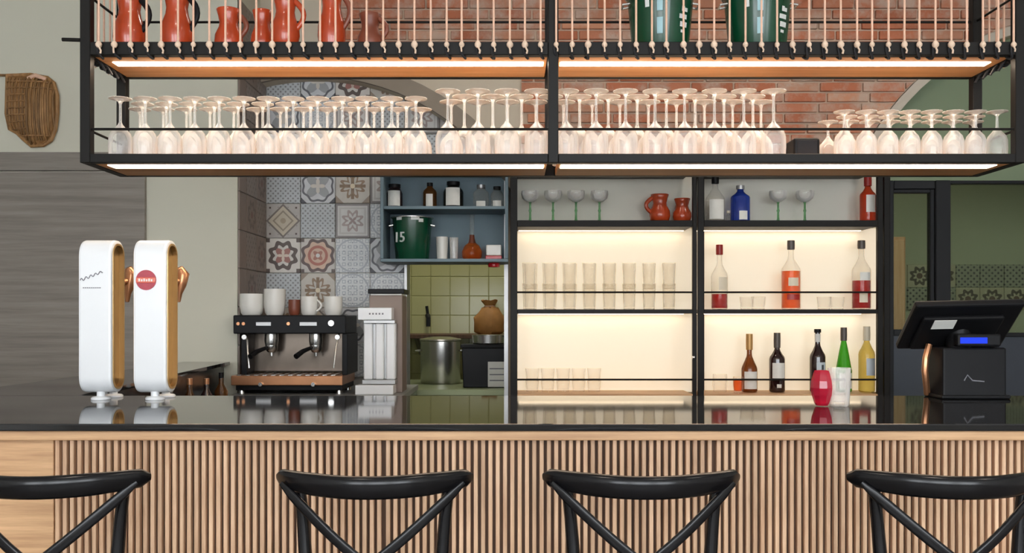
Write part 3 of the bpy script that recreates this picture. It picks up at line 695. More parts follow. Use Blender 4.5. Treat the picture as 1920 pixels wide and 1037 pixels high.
def decal(parent, cx, cy, cz, r, ang, wdt, hgt, mt, name='print', taper=0.0):
    """a thin patch following a cylinder of radius r"""
    b = MB(); n = 6; vs_ = []
    for j in (0, 1):
        for k in range(n + 1):
            a = ang + (k / n - .5) * wdt / r; rr = r + taper * (j * hgt)
            vs_.append((cx + rr * math.sin(a), cy - rr * math.cos(a), cz + j * hgt))
    b.add(vs_, [(k, k + 1, k + n + 2, k + n + 1) for k in range(n)]); return b.build(name, mt, parent)
for t in (bk1, bk2):
    x_, y_, z_ = t.location; tp = .024 / .2
    def rad(zz): return .090 + tp * zz + .0012
    for zz, hh in ((.045, .05), (.115, .075)): decal(t, x_, y_, z_ + zz, rad(zz), -.17, .018, hh, mat('pale_blue_stripe', srgb(150, 190, 196), .4) if 'pale_blue_stripe' not in bpy.data.materials else bpy.data.materials['pale_blue_stripe'], taper=tp)  # upright pale blue stripe in two pieces
    for dx, zz, ww, hh in ((.62, .095, .032, .014), (.66, .070, .030, .016), (.60, .118, .012, .016), (.70, .118, .018, .012), (.64, .052, .016, .009)): decal(t, x_, y_, z_ + zz, rad(zz), dx, ww, hh, M['inkwhite'], taper=tp)
    for zz, ww, hh in ((.13, .014, .03), (.165, .02, .012)): decal(t, x_, y_, z_ + zz, rad(zz), -.55, ww, hh, M['inkwhite'], taper=tp)

# ================================================================== beer taps
def stadium(cy, cz, d, h, r, n=8):
    o = []
    for sx_, sz_, a0 in ((1, -1, -90), (1, 1, 0), (-1, 1, 90), (-1, -1, 180)):
        for k in range(n + 1):
            a = R(a0 + 90 * k / n); o.append((cy + sx_ * (d / 2 - r) + r * math.cos(a), cz + sz_ * (h / 2 - r) + r * math.sin(a)))
    return o
def beer_tap(cx, cy, label):
    t = thing('beer_tap', label, 'beer tap', (cx, cy, CZ + .0005), 'white and gold beer taps')
    zc = CZ + .021 + .226; w2 = .0485; d, h = .100, .452
    o, i1, i2 = stadium(cy, zc, d, h, .046), stadium(cy, zc, d - .020, h - .020, .036), stadium(cy, zc, d - .032, h - .032, .030)
    # shell: bevelled at its two rims
    b = MB(); oi_ = stadium(cy, zc, d - .012, h - .012, .041)
    b.ring_prism(o, i1, cx - w2 + .008, cx + w2 - .008); 
    b2 = MB(); nn = len(o)
    rings = [[(cx + s_ * q, *p_) for p_ in pr] for q, pr, s_ in ((w2 - .008, o, 1), (w2 - .002, stadium(cy, zc, d - .003, h - .003, .0455), 1), (w2, oi_, 1), (w2, i1, 1))]
    for s_ in (1, -1):
        rr = [[b.bm.verts.new((cx + s_ * (v[0] - cx), v[1], v[2])) for v in rg] for rg in rings]
        for a_, c_ in zip(rr, rr[1:]):
            for k in range(nn): b.bm.faces.new([a_[k], a_[(k + 1) % nn], c_[(k + 1) % nn], c_[k]])
    b2.bm.free(); b.build('shell', M['white'], t, sharp=40)
    MB().ring_prism(i1, i2, cx - w2 - .002, cx + w2 + .002).build('gold_rim', M['gold'], t)
    MB().prism(i2, cx - w2 + .012, cx + w2 - .012, 'yz').build('side_panel', M['bronze'], t)
    for yy in (cy - .012, cy + .075):
        MB().lathe([(0, 0), (.028, 0), (.028, .005), (.024, .008), (.012, .010), (.012, .024), (0, .024)], (cx + .002, yy, CZ + .0005), 20).build('foot', M['white'], t)
    MB().tube([(cx, cy + .045, zc + .10), (cx, cy + .10, zc + .10), (cx + .018, cy + .135, zc + .11)], .010, 10).build('spout_mount', M['copper'], t)
    hd = MB().tube([(cx + .020, cy + .140, zc + .152), (cx + .026, cy + .15, zc + .132), (cx + .022, cy + .145, zc + .10), (cx + .018, cy + .142, zc + .072), (cx + .017, cy + .14, zc + .045)], [.011, .021, .018, .010, .006], 10).build('tap_handle', M['copper'], t, sharp=70)
    return t
TY = 2.775
t1 = beer_tap(-1.2215, TY, 'white and gold beer tap with a grey script logo')
t2 = beer_tap(-1.061, TY, 'white and gold beer tap with a round red badge')
zc = CZ + .247; yf = TY - .0505
sq = []
for k in range(36):
    u = k / 35; sq.append((-1.2215 - .042 + u * .066, yf - .0006, 1.432 + .026 * u + .0045 * math.sin(u * 30) * (1 - .3 * u)))
MB().tube(sq, .0014, 5).build('script_logo', M['ink'], t1)
for k in range(9): MB().box(-1.2215 - .034 + k * .006, -1.2215 - .030 + k * .006, yf - .001, yf + .0004, 1.409, 1.4115).build('small_print', M['ink'], t1)
MB().tube([(-1.0703, yf - .002, 1.433), (-1.0703, yf + .001, 1.433)], .0296, 28).build('badge', M['badge'], t2)
MB().box(-1.0703 - .0285, -1.0703 + .0285, yf - .0032, yf - .001, 1.425, 1.441, .003).build('badge_band', M['badge_in'], t2)
for k in range(6): MB().box(-1.0703 - .021 + k * .0072, -1.0703 - .0165 + k * .0072, yf - .0042, yf - .003, 1.429, 1.437 - (k % 2) * .002).build('badge_letter', M['paper'], t2)

# ================================================================== cash register
ps = thing('cash_register', 'black touch-screen cash register seen from behind', 'cash register', (X(1820, 2.82), 2.86, CZ + .0005))
xc = X(1820, 2.80)
MB().prism([(xc - .092, 2.78), (xc + .098, 2.78), (xc + .098, 2.89), (xc - .092, 2.89)], CZ + .0005, Z(652, 2.78), 'xy', .006).build('body', M['black'], ps)
MB().box(xc - .10, xc + .106, 2.77, 2.895, CZ + .0005, CZ + .012, .004).build('foot_plate', M['black'], ps)
MB().box(xc - .055, xc + .075, 2.765, 2.80, Z(650, 2.77), Z(626, 2.77), .006).build('customer_display', M['black'], ps)
MB().box(X(1801, 2.764), X(1851, 2.764), 2.763, 2.7655, Z(644, 2.764), Z(633, 2.764)).build('blue_readout', M['blue_led'], ps)
# screen: leans over towards the guest side
top = Vector((X(1819, 2.76), 2.76, Z(567, 2.76))); bot = Vector((X(1776, 2.92), 2.92, Z(648, 2.92)))
up_ = (top - bot); L_ = up_.length; up_.normalize(); rt_ = Vector((1, 0, 0)); rt_ = (rt_ - up_ * rt_.dot(up_)).normalized(); nr = up_.cross(rt_)
mc = (top + bot) / 2
mtx = Matrix(((rt_.x, nr.x, up_.x, mc.x), (rt_.y, nr.y, up_.y, mc.y), (rt_.z, nr.z, up_.z, mc.z), (0, 0, 0, 1)))
W2 = .160
MB().box(-W2, W2, -.012, .012, -L_ / 2, L_ / 2, .006, 2, mtx).build('screen_housing', M['black'], ps)
sg = 1 if nr.y < 0 else -1
MB().box(-W2 + .03, W2 - .05, min(sg * .012, sg * .03), max(sg * .012, sg * .03), -L_ / 2 + .02, L_ / 2 - .04, .006, 2, mtx).build('rear_cover', M['black'], ps)
MB().box(-W2 + .012, W2 - .012, min(-sg * .0125, -sg * .0135), max(-sg * .0125, -sg * .0135), -L_ / 2 + .012, L_ / 2 - .012, 0, 1, mtx).build('screen_glass', M['frame_dk'], ps)
lx = -.10 + .035
MB().box(lx - .033, lx + .033, min(sg * .0301, sg * .0312), max(sg * .0301, sg * .0312), L_ / 2 - .085, L_ / 2 - .045, 0, 1, mtx).build('sticker', M['paper'], ps)
MB().tube([(xc - .02, 2.84, Z(652, 2.78) - .01), (xc - .015, 2.845, mc.z)], .035, 14).build('neck', M['black'], ps)
MB().tube([(xc - .03 , 2.779, CZ + .055), (xc - .02, 2.779, CZ + .072), (xc - .005, 2.779, CZ + .055), (xc + .03, 2.779, CZ + .052)], .0022, 6).build('logo_mark', M['ink'], ps)
cb = MB().tube([(xc - .098, 2.86, CZ + .16), (xc - .113, 2.85, CZ + .12), (xc - .116, 2.85, CZ + .08), (xc - .106, 2.86, CZ + .03), (xc - .10, 2.87, CZ + .008)], .010, 8).build('side_glint', M['copper'], ps)  # copper tube imitating a reflected highlight down the body's side

# ================================================================== things on the bar top
rgx, rgy = X(1541, 2.56), 2.56
rg = thing('candle_holder', 'red faceted glass candle holder on the bar top', 'candle holder', (rgx, rgy, CZ + .0005))
b = MB(); b.lathe([(0, .002), (.016, .002), (.020, .008), (.027, .030), (.030, .050), (.028, .070), (.023, .088), (.019, .098), (.016, .096), (.018, .088), (.022, .066), (0, .014)], (rgx, rgy, CZ), 9); b.build('cup', M['g_red'], rg, sharp=5)
MB().lathe([(0, .016), (.0185, .018), (.0185, .05), (0, .05)], (rgx, rgy, CZ), 12).build('candle', M['red'], rg)
tgx = X(1577, 2.54)
tumbler_pr = [(0, .006), (.023, .004), (.024, 0), (.027, .004), (.031, .105), (.029, .105), (.025, .012), (0, .012)]
MB().lathe(tumbler_pr, (tgx, 2.555, CZ + .0005), 18).build('bar_tumbler', M['g_clear'], None, (tgx, 2.555, CZ + .0005), 70, label='clear tumbler on the bar top next to the red candle holder', cat='glass')

# ================================================================== back bar shelf unit
YU0, YU1 = 5.30, 5.585
su = thing('shelf_unit', 'black steel back-bar shelving with warm backlit compartments', 'shelving', (X(1312, YU0), 5.5, 0))
def ub(px0, px1, py0, py1, ya, yb, n, k, bev=.002, Yr=None):
    Yr = Yr or YU0; return MB().box(X(px0, Yr), X(px1, Yr), ya, yb, Z(py1, Yr), Z(py0, Yr), bev, 1).build(n, M[k], su)
zfl_ = HY + EZ * F / YU0
for a, b_ in ((957, 970), (1299, 1306), (1309, 1320), (1646, 1656), (1658, 1668)):
    ub(a, b_, 312, zfl_, YU0, YU0 + .03, 'post', 'steel_blk'); ub(a, b_, 315, HY + EZ * F / YU1, YU1 - .012, YU1 + .018, 'post', 'steel_blk', Yr=YU1)
for a, b_ in ((970, 1299), (1320, 1646)):
    ub(a, b_, 312, 322, YU0, YU1, 'shelf', 'steel_blk'); ub(a, b_, 413, 425, YU0, YU1, 'shelf', 'steel_blk')
    ub(a, b_, 580, 588, YU0, YU1, 'shelf', 'steel_blk'); ub(a, b_, 739, 747, YU0, YU1, 'shelf', 'oak_h'); ub(a, b_, 747, 764, YU0 + .01, YU1, 'apron', 'steel_blk')
    ub(a, b_, 764, zfl_, YU0 + .02, YU0 + .04, 'lower_front', 'steel_blk')
    ub(a - 9, b_ + 9, 428, 582, YU1 + .001, YU1 + .012, 'lit_panel', 'panel', 0, Yr=YU1); ub(a - 9, b_ + 9, 583, 735, YU1 + .001, YU1 + .012, 'lit_panel', 'panel', 0, Yr=YU1)
    ub(a - 9, b_ + 9, 325, 427, YU1 + .001, YU1 + .012, 'back_panel', 'cream', 0, Yr=YU1)
    ub(a + 3, b_ - 3, 425.1, 425.9, YU1 - .055, YU1 - .03, 'light_strip', 'led_shelf', 0); ub(a + 3, b_ - 3, 588.1, 588.9, YU1 - .055, YU1 - .03, 'light_strip', 'led_shelf', 0)
    for py in (548, 712): MB().tube([(X(a, YU0), YU0 + .008, Z(py, YU0)), (X(b_, YU0), YU0 + .008, Z(py, YU0))], .0055, 8).build('guard_rail', M['steel_blk'], su)
MB().tube([(X(1300, YU0) - .008, YU0 - .012, Z(670, YU0)), (X(1300, YU0) + .004, YU0 - .012, Z(670, YU0))], .010, 10).build('hook', M['steel'], su)
ZS1, ZS2, ZS3 = Z(413, YU0), Z(580, YU0), Z(739, YU0)
YS_ = 5.44
# upright stem glasses with green stems
def green_glass_mesh():
    h = .185
    bowl = MB().lathe([(.004, .118), (.02, .122), (.045, .140), (.052, .165), (.050, h), (.048, h), (.050, .165), (.043, .143), (.02, .126), (.0, .123)], (0, 0, 0), 20).mesh('bowl', M['g_clear'], sharp=70)
    stem = MB().lathe([(0, 0), (.034, 0), (.034, .003), (.012, .008), (.007, .02), (.006, .06), (.009, .07), (.006, .08), (.0055, .112), (.010, .120), (0, .121)], (0, 0, 0), 16).mesh('stem', M['g_green'], sharp=70)
    return bowl, stem
gb, gs = green_glass_mesh()
gl = ['first', 'second', 'third', 'fourth']
for k, px in enumerate((994, 1037, 1080, 1124, 1459, 1509)):
    lb = 'green-stemmed glass on the top shelf, %s of the four from the hatch' % gl[k] if k < 4 else ('green-stemmed glass on the top shelf next to the blue bottle' if k == 4 else 'green-stemmed glass on the top shelf nearer the amber bottle')
    t = thing('wine_glass', lb, 'glass', (X(px, YS_), YS_, ZS1 + .0005), 'green-stemmed glasses on the top shelf')
    link_mesh('bowl', gb, t); link_mesh('stem', gs, t)
jug(1237, .170, .062, 'larger terracotta jug on the top shelf of the back bar', hs=-1, Y=5.48, group='terracotta jugs on the back bar', base=ZS1 + .0005)
jug(1279, .145, .055, 'smaller terracotta jug on the top shelf beside the steel post', Y=5.475, hs=-1, ha=-70, group='terracotta jugs on the back bar', base=ZS1 + .0005)
# tumblers
def tumbler(h, r): return MB().lathe([(0, .008), (r * .78, .006), (r * .80, 0), (r * .84, .004), (r, h), (r - .002, h), (r * .80, .014), (0, .014)], (0, 0, 0), 18).mesh('tumbler', M['g_shelf'], sharp=70)
T1 = tumbler(.152, .040); T2 = tumbler(.075, .042)
for row_, yy in enumerate((5.455, 5.54)):
    for k in range(8):
        for j in range(2):
            link_mesh('tumbler', T1, None, (X(992 + 37.5 * k, 5.455) + row_ * .012, yy, ZS2 + .0005 + j * .121), label='tall clear tumbler %s of the %s stack from the hatch, %s row' % (('bottom', 'top')[j], ORD[k], ('front', 'rear')[row_]), cat='glass', group='tall tumblers on the middle shelf')
for k in range(5):
    for j in range(2): link_mesh('tumbler', T2, None, (X(998 + 29 * k, 5.47), 5.47, ZS3 + .0005 + j * .062), label='small clear tumbler, %s of the %s pair on the lowest shelf' % (('lower', 'upper')[j], ORD[k]), cat='glass', group='small tumblers on the lowest shelf')
for k, px in enumerate((1400, 1424, 1545, 1572)):
    link_mesh('tumbler', T2, None, (X(px, 5.47), 5.47 + .02 * (k % 2), ZS2 + .0005), label=['small clear tumbler between the two red bottles, nearer the red-capped one', 'small clear tumbler between the two red bottles, nearer the orange one', 'small clear tumbler on the middle shelf just past the orange bottle', 'small clear tumbler on the middle shelf nearest the last bottle'][k], cat='glass', group='small tumblers on the middle shelf')

# bottles
def bottle(px, py_top, base, body_r, label, glass_mt, cap_mt=None, shoulder=.58, neck_r=.013, neck0=.74, liquid=None, labels=(), Y=YS_, kind='bottle', cap_len=.045, cap_r=None, square=False, group='bottles on the back bar'):
    x_ = X(px, Y); h = Z(py_top, Y) - base - .0005; z_ = base + .0005
    t = thing(kind, label, 'bottle', (x_, Y, z_), group)
    r = body_r
    pr = [(0, .004), (r * .8, 0), (r * .96, .004), (r, .012), (r, h * shoulder), (r * .93, h * (shoulder + .04)), (r * .62, h * (shoulder + (neck0 - shoulder) * .6)), (neck_r * 1.15, h * neck0), (neck_r, h * (neck0 + .05)), (neck_r, h - .012), (neck_r * 1.25, h - .011), (neck_r * 1.25, h - .003), (neck_r, h), (0, h)]
    n = 20
    MB().lathe(pr, (x_, Y, z_), n, sy=1).build('body', M[glass_mt], t, sharp=70)
    if liquid:
        mt, lv = liquid; q = [(0, .008), (r * .9, .008), (r * .93, .015), (r * .93, h * min(lv, shoulder))]
        if lv > shoulder: q += [(r * .58, h * (shoulder + (neck0 - shoulder) * .6)), (neck_r * .85, h * neck0)] + ([(neck_r * .85, h * lv)] if lv > neck0 else [])
        q += [(0, q[-1][1])]; MB().lathe(q, (x_, Y, z_), n).build('liquid', M[mt], t, sharp=70)
    if cap_mt:
        cr_ = cap_r or neck_r * 1.35
        MB().lathe([(cr_, h - cap_len), (cr_ * 1.03, h - cap_len * .5), (cr_, h + .003), (0, h + .003)], (x_, Y, z_), 14).build('cap', M[cap_mt], t, sharp=50)
    for (z0, z1, mt, ww, ang) in labels: decal(t, x_, Y, z_ + h * z0, r + .0012, ang, r * ww, h * (z1 - z0), M[mt], 'label')
    return t
M['foil_gold'] = mat('gold_foil', srgb(196, 150, 90), .4, .3); M['foil_grey'] = mat('grey_foil', srgb(92, 84, 78), .45, .2); M['lblblue'] = mat('pale_blue_label', srgb(196, 206, 214), .6, var=.1); M['inkdark'] = mat('dark_print', srgb(60, 66, 70), .6)
M['cap_white'] = mat('pale_cap', srgb(226, 214, 190), .5); M['cap_red'] = mat('red_cap', srgb(170, 40, 34), .4)
# top shelf
bottle(1341, 330, ZS1, .055, 'clear bottle with white label and black cap at the end of the top shelf', 'b_clear', 'black', .50, .016, .72, labels=((.06, .48, 'paper', 1.7, 0),))
bottle(1388, 349, ZS1, .056, 'square-shouldered blue bottle with silver cap on the top shelf', 'b_blue', 'steel_dull', .68, .018, .84, labels=((.06, .30, 'paper', .9, .1),), cap_len=.02)
bottle(1366, 396, ZS1, .016, 'tiny pale bottle squeezed between the clear and the blue bottle', 'b_clear', 'cap_white', .6, .008, .75, cap_len=.012, Y=5.45)
bottle(1627, 333, ZS1, .045, 'amber bottle with round white label and red cap on the top shelf', 'b_amber', 'cap_red', .60, .016, .76, labels=((.22, .60, 'paper', 1.3, .1),), cap_len=.05)
# middle shelf
bottle(1349, 460, ZS2, .048, 'clear bottle a third full of dark red liquor with red cap', 'b_clear', 'cap_red', .52, .015, .70, liquid=('liq_red', .24), labels=((.30, .50, 'cap_white', 1.2, .3),), cap_len=.055)
bottle(1483, 452, ZS2, .056, 'tall clear bottle of orange-red liquor on the middle shelf', 'b_clear', 'foil_grey', .56, .016, .74, liquid=('liq_orange', .56), labels=((.34, .46, 'cap_white', 1.1, 0), (.14, .22, 'cap_red', 1.4, 0)), cap_len=.05)
bottle(1615, 452, ZS2, .054, 'clear bottle of dark red liquor with pale labels next to the end post', 'b_clear', 'foil_grey', .56, .016, .74, liquid=('liq_red', .42), labels=((.42, .54, 'paper', 1.2, .1), (.10, .26, 'cap_white', .9, -.1)), cap_len=.045)
# lowest shelf
ZB = ZS3
bottle(1405, 627, ZB, .046, 'brown wine bottle with gold foil and white label', 'b_brown', 'foil_gold', .40, .0145, .62, liquid=None, labels=((.06, .36, 'paper', 1.8, 0),), cap_len=.09)
bottle(1457, 625, ZB, .045, 'dark red wine bottle with grey foil and cream label', 'b_dark', 'foil_grey', .56, .0145, .72, labels=((.24, .50, 'paper', 1.8, 0), (.08, .14, 'paper', .6, 0)), cap_len=.085)
bottle(1533, 618, ZB, .045, 'dark bottle with pale neck band and blue-white label behind the red candle holder', 'b_dark', 'black', .56, .0145, .74, labels=((.30, .48, 'lblblue', 1.3, .2), (.36, .44, 'inkdark', .35, .35)), cap_len=.018)
bottle(1582, 615, ZB, .046, 'tall slim green bottle with white label on the lowest shelf', 'b_green', 'foil_grey', .34, .0135, .78, labels=((.06, .30, 'paper', 1.8, 0), (.14, .22, 'inkdark', .4, .35)), cap_len=.075)
bottle(1625, 613, ZB, .046, 'clear bottle of pale yellow wine beside the end post', 'b_yellow', 'cap_white', .58, .0145, .76, labels=((.26, .52, 'lblblue', 1.4, .3),), cap_len=.08)
for px, lb in ((1533, None),):
    MB()  # neck band of the dark bottle
    t = [o for o in COL.objects if o.get('label', '').startswith('dark bottle with pale neck')][0]; x_, y_, z_ = t.location; h = Z(618, YS_) - ZB
    MB().lathe([(.0165, h * .80), (.0165, h * .93)], (x_, y_, z_), 14).build('neck_band', M['paper'], t)
def small_glass(px, label, mt, r, h, Y=5.45, liquid=None):
    x_ = X(px, Y); t = thing('low_glass', label, 'glass', (x_, Y, ZB + .0005))
    MB().lathe([(0, .006), (r * .8, .004), (r * .82, 0), (r * .9, .004), (r, h * .5), (r * .96, h), (r * .92, h), (r * .8, .012), (0, .012)], (x_, Y, ZB + .0005), 18).build('bowl', M[mt], t, sharp=70)
    if liquid: MB().lathe([(0, .013), (r * .78, .013), (r * .92, h * .5), (r * .9, h * .8), (0, h * .8)], (x_, Y, ZB + .0005), 18).build('drink', M[liquid], t, sharp=70)
small_glass(1384, 'small glass holding an orange drink in front of the brown bottle', 'g_shelf', .030, .095, Y=5.37, liquid='liq_orange')
small_glass(1350, 'wide clear glass jar at the end of the lowest shelf', 'g_shelf', .044, .105)

# ================================================================== blue wall shelf
YQ0, YQ1 = 5.365, 5.665
wsx0, wsx1 = X(713, YQ0), X(953, YQ0); zq0, zq1 = Z(491, YQ0), Z(312, YQ0)
ws = thing('wall_shelf', 'blue-grey open wall shelf above the kitchen hatch', 'shelf', (X(833, YQ0), 5.55, zq0))
def wsb(x0, x1, ya, yb, z0, z1, n): MB().box(x0, x1, ya, yb, z0, z1, .002, 1).build(n, M['bluepaint'], ws)
zm_ = Z(392, YQ0)
wsb(wsx0, wsx1, YQ0, YQ1, zq0, zq0 + .018, 'bottom_board'); wsb(wsx0, wsx1, YQ0, YQ1, zq1 - .018, zq1, 'top_board')
wsb(wsx0, wsx0 + .018, YQ0, YQ1, zq0 + .019, zq1 - .019, 'side_board'); wsb(wsx1 - .018, wsx1, YQ0, YQ1, zq0 + .019, zq1 - .019, 'side_board')
wsb(wsx0 + .019, wsx1 - .019, YQ0 + .004, YQ1 - .013, zm_, zm_ + .018, 'middle_board'); wsb(wsx0 + .019, wsx1 - .019, YQ1 - .012, YQ1, zq0 + .019, zq1 - .019, 'back_board')
zA, zB_ = zm_ + .0185, zq0 + .0185
YQ = 5.52
M['jarblack'] = mat('black_bottle_glass', (.012, .012, .010), .15)
def wjar(px, w_px, py0, label, mt, lbl=None, base=zA, cap=None, name='bottle', Y=YQ, neck=.5, cat='bottle'):
    r = w_px * Y / F / 2; x_ = X(px, Y); h = Z(py0, Y) - base
    t = thing(name, label, cat, (x_, Y, base))
    MB().lathe([(0, 0), (r * .96, 0), (r, .006), (r, h * .62), (r * .9, h * .70), (r * neck, h * .82), (r * neck, h * .93), (0, h * .93)], (x_, Y, base), 18).build('body', M[mt], t, sharp=60)
    MB().lathe([(r * neck * 1.08, h * .86), (r * neck * 1.08, h), (0, h)], (x_, Y, base), 14).build('cap', M[cap or 'black'], t, sharp=50)
    if lbl: decal(t, x_, Y, base + h * lbl[0], r + .001, 0, r * lbl[2], h * (lbl[1] - lbl[0]), M['paper'], 'label')
wjar(740, 30, 346, 'short dark jar with a broad white label on the blue shelf', 'b_dark', (.1, .72, 1.7), neck=.7, name='jar', cat='jar')
wjar(806, 26, 343, 'brown bottle with narrow white label on the blue shelf', 'b_brown', (.08, .55, 1.0), neck=.42)
wjar(850, 38, 341, 'squat black bottle with a large white label on the blue shelf', 'jarblack', (.10, .75, 1.5), neck=.6)
wjar(902, 30, 347, 'clear bottle with a steel cap on the blue shelf', 'b_clear', (.05, .3, 1.2), cap='steel_dull', neck=.5)
wjar(932, 24, 350, 'small clear bottle with black cap at the end of the blue shelf', 'b_clear', (.05, .35, 1.4), neck=.55)
bk3 = bucket(773, 5.51, zB_, .121, .096, Z(408, 5.51) - zB_, 'dark green ice bucket with white numerals on the blue shelf', None)
text_part('15', .085, M['inkwhite'], bk3, (bk3.location.x - .064, 5.51 - .097, zB_ + .125), (R(90), 0, R(-34)), ext=.004)
M['icepack'] = M['inkwhite']
for k, (dx, ww, zz, hh) in enumerate(((-.07, .04, .0, .018), (.03, .05, 0, .022), (.065, .03, -.02, .020))):
    bx_ = bk3.location.x + dx; zt2 = Z(408, 5.545)
    decal(bk3, bk3.location.x, 5.51, zt2 - .028 + zz * .6, .1205, dx / .12 * 1.0, ww, hh, M['inkwhite'])
def shelf_glass(px, r, py0, label, mt='g_clear'):
    x_ = X(px, YQ - .02); h = Z(py0, YQ) - zB_
    MB().lathe([(0, .006), (r * .8, .003), (r * .84, 0), (r, h), (r * .96, h), (r * .78, .012), (0, .012)], (x_, YQ - .02, zB_), 16).build('shelf_glass', M[mt], None, (x_, YQ - .02, zB_), 70, label=label, cat='glass')
shelf_glass(829, .036, 445, 'frosted pale glass next to the green bucket on the blue shelf', 'ceramic')
shelf_glass(851, .026, 446, 'clear glass between the pale glass and the orange decanter')
dx_ = X(885, YQ); dc = thing('decanter', 'round orange decanter with a long clear neck on the blue shelf', 'decanter', (dx_, YQ, zB_))
MB().lathe([(0, 0), (.045, 0), (.058, .02), (.060, .05), (.045, .085), (.02, .105), (0, .105)], (dx_, YQ, zB_), 18).build('body', M['liq_orange'], dc, sharp=70)
MB().lathe([(.021, .104), (.014, .13), (.013, .26), (.016, .27), (0, .27)], (dx_, YQ, zB_), 12).build('neck', M['b_clear'], dc, sharp=70)
MB().lathe([(.034, .088), (.022, .106), (.016, .128), (.014, .15)], (dx_, YQ, zB_), 12).build('collar', M['terra_dark'], dc, sharp=70)
tx = X(926, YQ - .05); tb = thing('tub', 'white tub with a red base at the end of the blue shelf', 'tub', (tx, YQ - .05, zB_))
MB().box(tx - .045, tx + .045, YQ - .09, YQ - .01, zB_ + .022, zB_ + .085, .006).build('body', M['ceramic'], tb)
MB().box(tx - .048, tx + .048, YQ - .093, YQ - .007, zB_ + .0005, zB_ + .0215, .004).build('base', M['red'], tb)
MB().lathe([(0, 0), (.032, 0), (.036, -.012), (.032, -.024), (0, -.026)], (tx, YQ - .04, zq0 - .0005), 18).build('shelf_light', M['red'], None, (tx, YQ - .04, zq0 - .0005), label='round red fitting under the end of the blue shelf', cat='fitting')

# ================================================================== back counter with espresso machine
bkc = thing('back_counter', 'dark back counter below the patterned tiles', 'counter', (-1.0, 5.2, 0))
ZK = Z(739, 5.0)
MB().box(xe + .015, X(757, 4.95), 4.86, YT - .002, ZK - .03, ZK - .0005, .003).build('worktop', M['steel_dull'], bkc)
MB().box(xe + .02, X(755, 4.95), 4.89, YT - .01, 0, ZK - .031).build('cabinet', M['blackwood'], bkc)
YE = 5.0
em = thing('espresso_machine', 'black and steel two-group espresso machine', 'espresso machine', (X(545, YE), 5.2, ZK))
def eb(px0, px1, py0, py1, ya, yb, n, k, bev=.004, Yr=YE, par=None): return MB().box(X(px0, Yr), X(px1, Yr), ya, yb, Z(py1, Yr), Z(py0, Yr), bev, 2).build(n, M[k], par or em)
eb(437, 648, 591, 626, YE, 5.36, 'top_housing', 'black', .006)
eb(447, 640, 626, 700, 5.20, 5.36, 'back_splash', 'steel_dark', .002)
eb(447, 458, 626, 704, YE + .05, 5.20, 'side_panel', 'black'); eb(640, 650, 626, 704, YE + .02, 5.36, 'side_panel', 'black')
dt = eb(436, 644, 704, 722, YE - .03, 5.36, 'drip_tray', 'copper', .004)  # copper colour stands in for a warm reflection on the tray
for k in range(12): eb(446 + k * 16, 454 + k * 16, 702.5, 704, YE - .02, 5.2, 'grille_bar', 'steel', 0, par=dt)
eb(442, 642, 722, 732, YE, 5.36, 'base', 'black', .003)
for px in (450, 634):
    for yy in (YE + .03, 5.30): MB().lathe([(0, 0), (.02, 0), (.018, Z(732, YE) - ZK), (0, Z(732, YE) - ZK)], (X(px, YE), yy, ZK), 12).build('foot', M['steel'], em)
for a, b_ in ((480, 508), (562, 594)): eb(a, b_, 604, 611, YE - .003, YE + .002, 'display', 'steel_dull', .001)
for px in (447, 457, 541): MB().tube([(X(px, YE), YE - .008, Z(607, YE)), (X(px, YE), YE, Z(607, YE))], .009, 12).build('button', M['copper'], em)
MB().tube([(X(622, YE), YE - .02, Z(606, YE)), (X(622, YE), YE, Z(606, YE))], .016, 14).build('knob', M['steel'], em)
for px in (500, 585):   # groups with portafilters
    x_ = X(px, YE); g = MB().lathe([(.036, Z(626, YE)), (.038, Z(640, YE)), (.034, Z(648, YE)), (0, Z(648, YE))], (x_, 5.10, 0), 16).build('group_head', M['steel'], em)
    MB().lathe([(.033, Z(648, YE) - .001), (.033, Z(656, YE)), (.02, Z(662, YE)), (0, Z(662, YE))], (x_, 5.10, 0), 16).build('portafilter', M['steel'], g)
    MB().tube([(x_ - .02, 5.07, Z(653, YE)), (x_ - .05, 5.0, Z(659, YE)), (x_ - .075, 4.95, Z(668, YE))], [.010, .013, .015], 10).build('handle', M['black'], g)
    MB().tube([(x_, 5.10, Z(662, YE)), (x_, 5.10, Z(669, YE))], .007, 8).build('spout', M['steel'], g)
for px, s in ((460, 1), (634, -1)):
    MB().tube([(X(px, YE), YE + .03, Z(626, YE)), (X(px + s * 4, YE), YE, Z(650, YE)), (X(px + s * 8, YE), YE - .01, Z(690, YE))], .005, 8).build('steam_wand', M['steel'], em)
    MB().tube([(X(px, YE), YE - .025, Z(632, YE)), (X(px, YE), YE + .0, Z(632, YE))], .013, 12).build('steam_knob', M['steel'], em)
for px in (492, 590): MB().tube([(X(px, YE), YE - .045, Z(720, YE)), (X(px, YE), YE - .03, Z(720, YE))], .011, 12).build('tray_knob', M['steel'], em)
ZE = Z(591, YE) + .0005
def cup(px, w_px, py0, label, Y=5.12, handle=0, mt='ceramic'):
    x_ = X(px, Y); r = w_px * Y / F / 2; h = Z(py0, Y) - ZE
    t = thing('cup', label, 'cup', (x_, Y, ZE), 'cups warming on the espresso machine')
    MB().lathe([(0, .004), (r * .70, .004), (r * .74, 0), (r * .90, h * .10), (r, h * .4), (r, h), (r * .94, h), (r * .92, h * .4), (r * .6, .012), (0, .012)], (x_, Y, ZE), 22).build('body', M[mt], t, sharp=60)
    if handle: MB().tube([(x_ + handle * r * (.9 + .55 * math.sin(math.pi * k / 8)), Y - .01, ZE + h * (.82 - .6 * k / 8)) for k in range(9)], .006, 7).build('handle', M[mt], t, sharp=60)
cup(472, 44, 551, 'broad white cup on the espresso machine, nearest the cream wall')
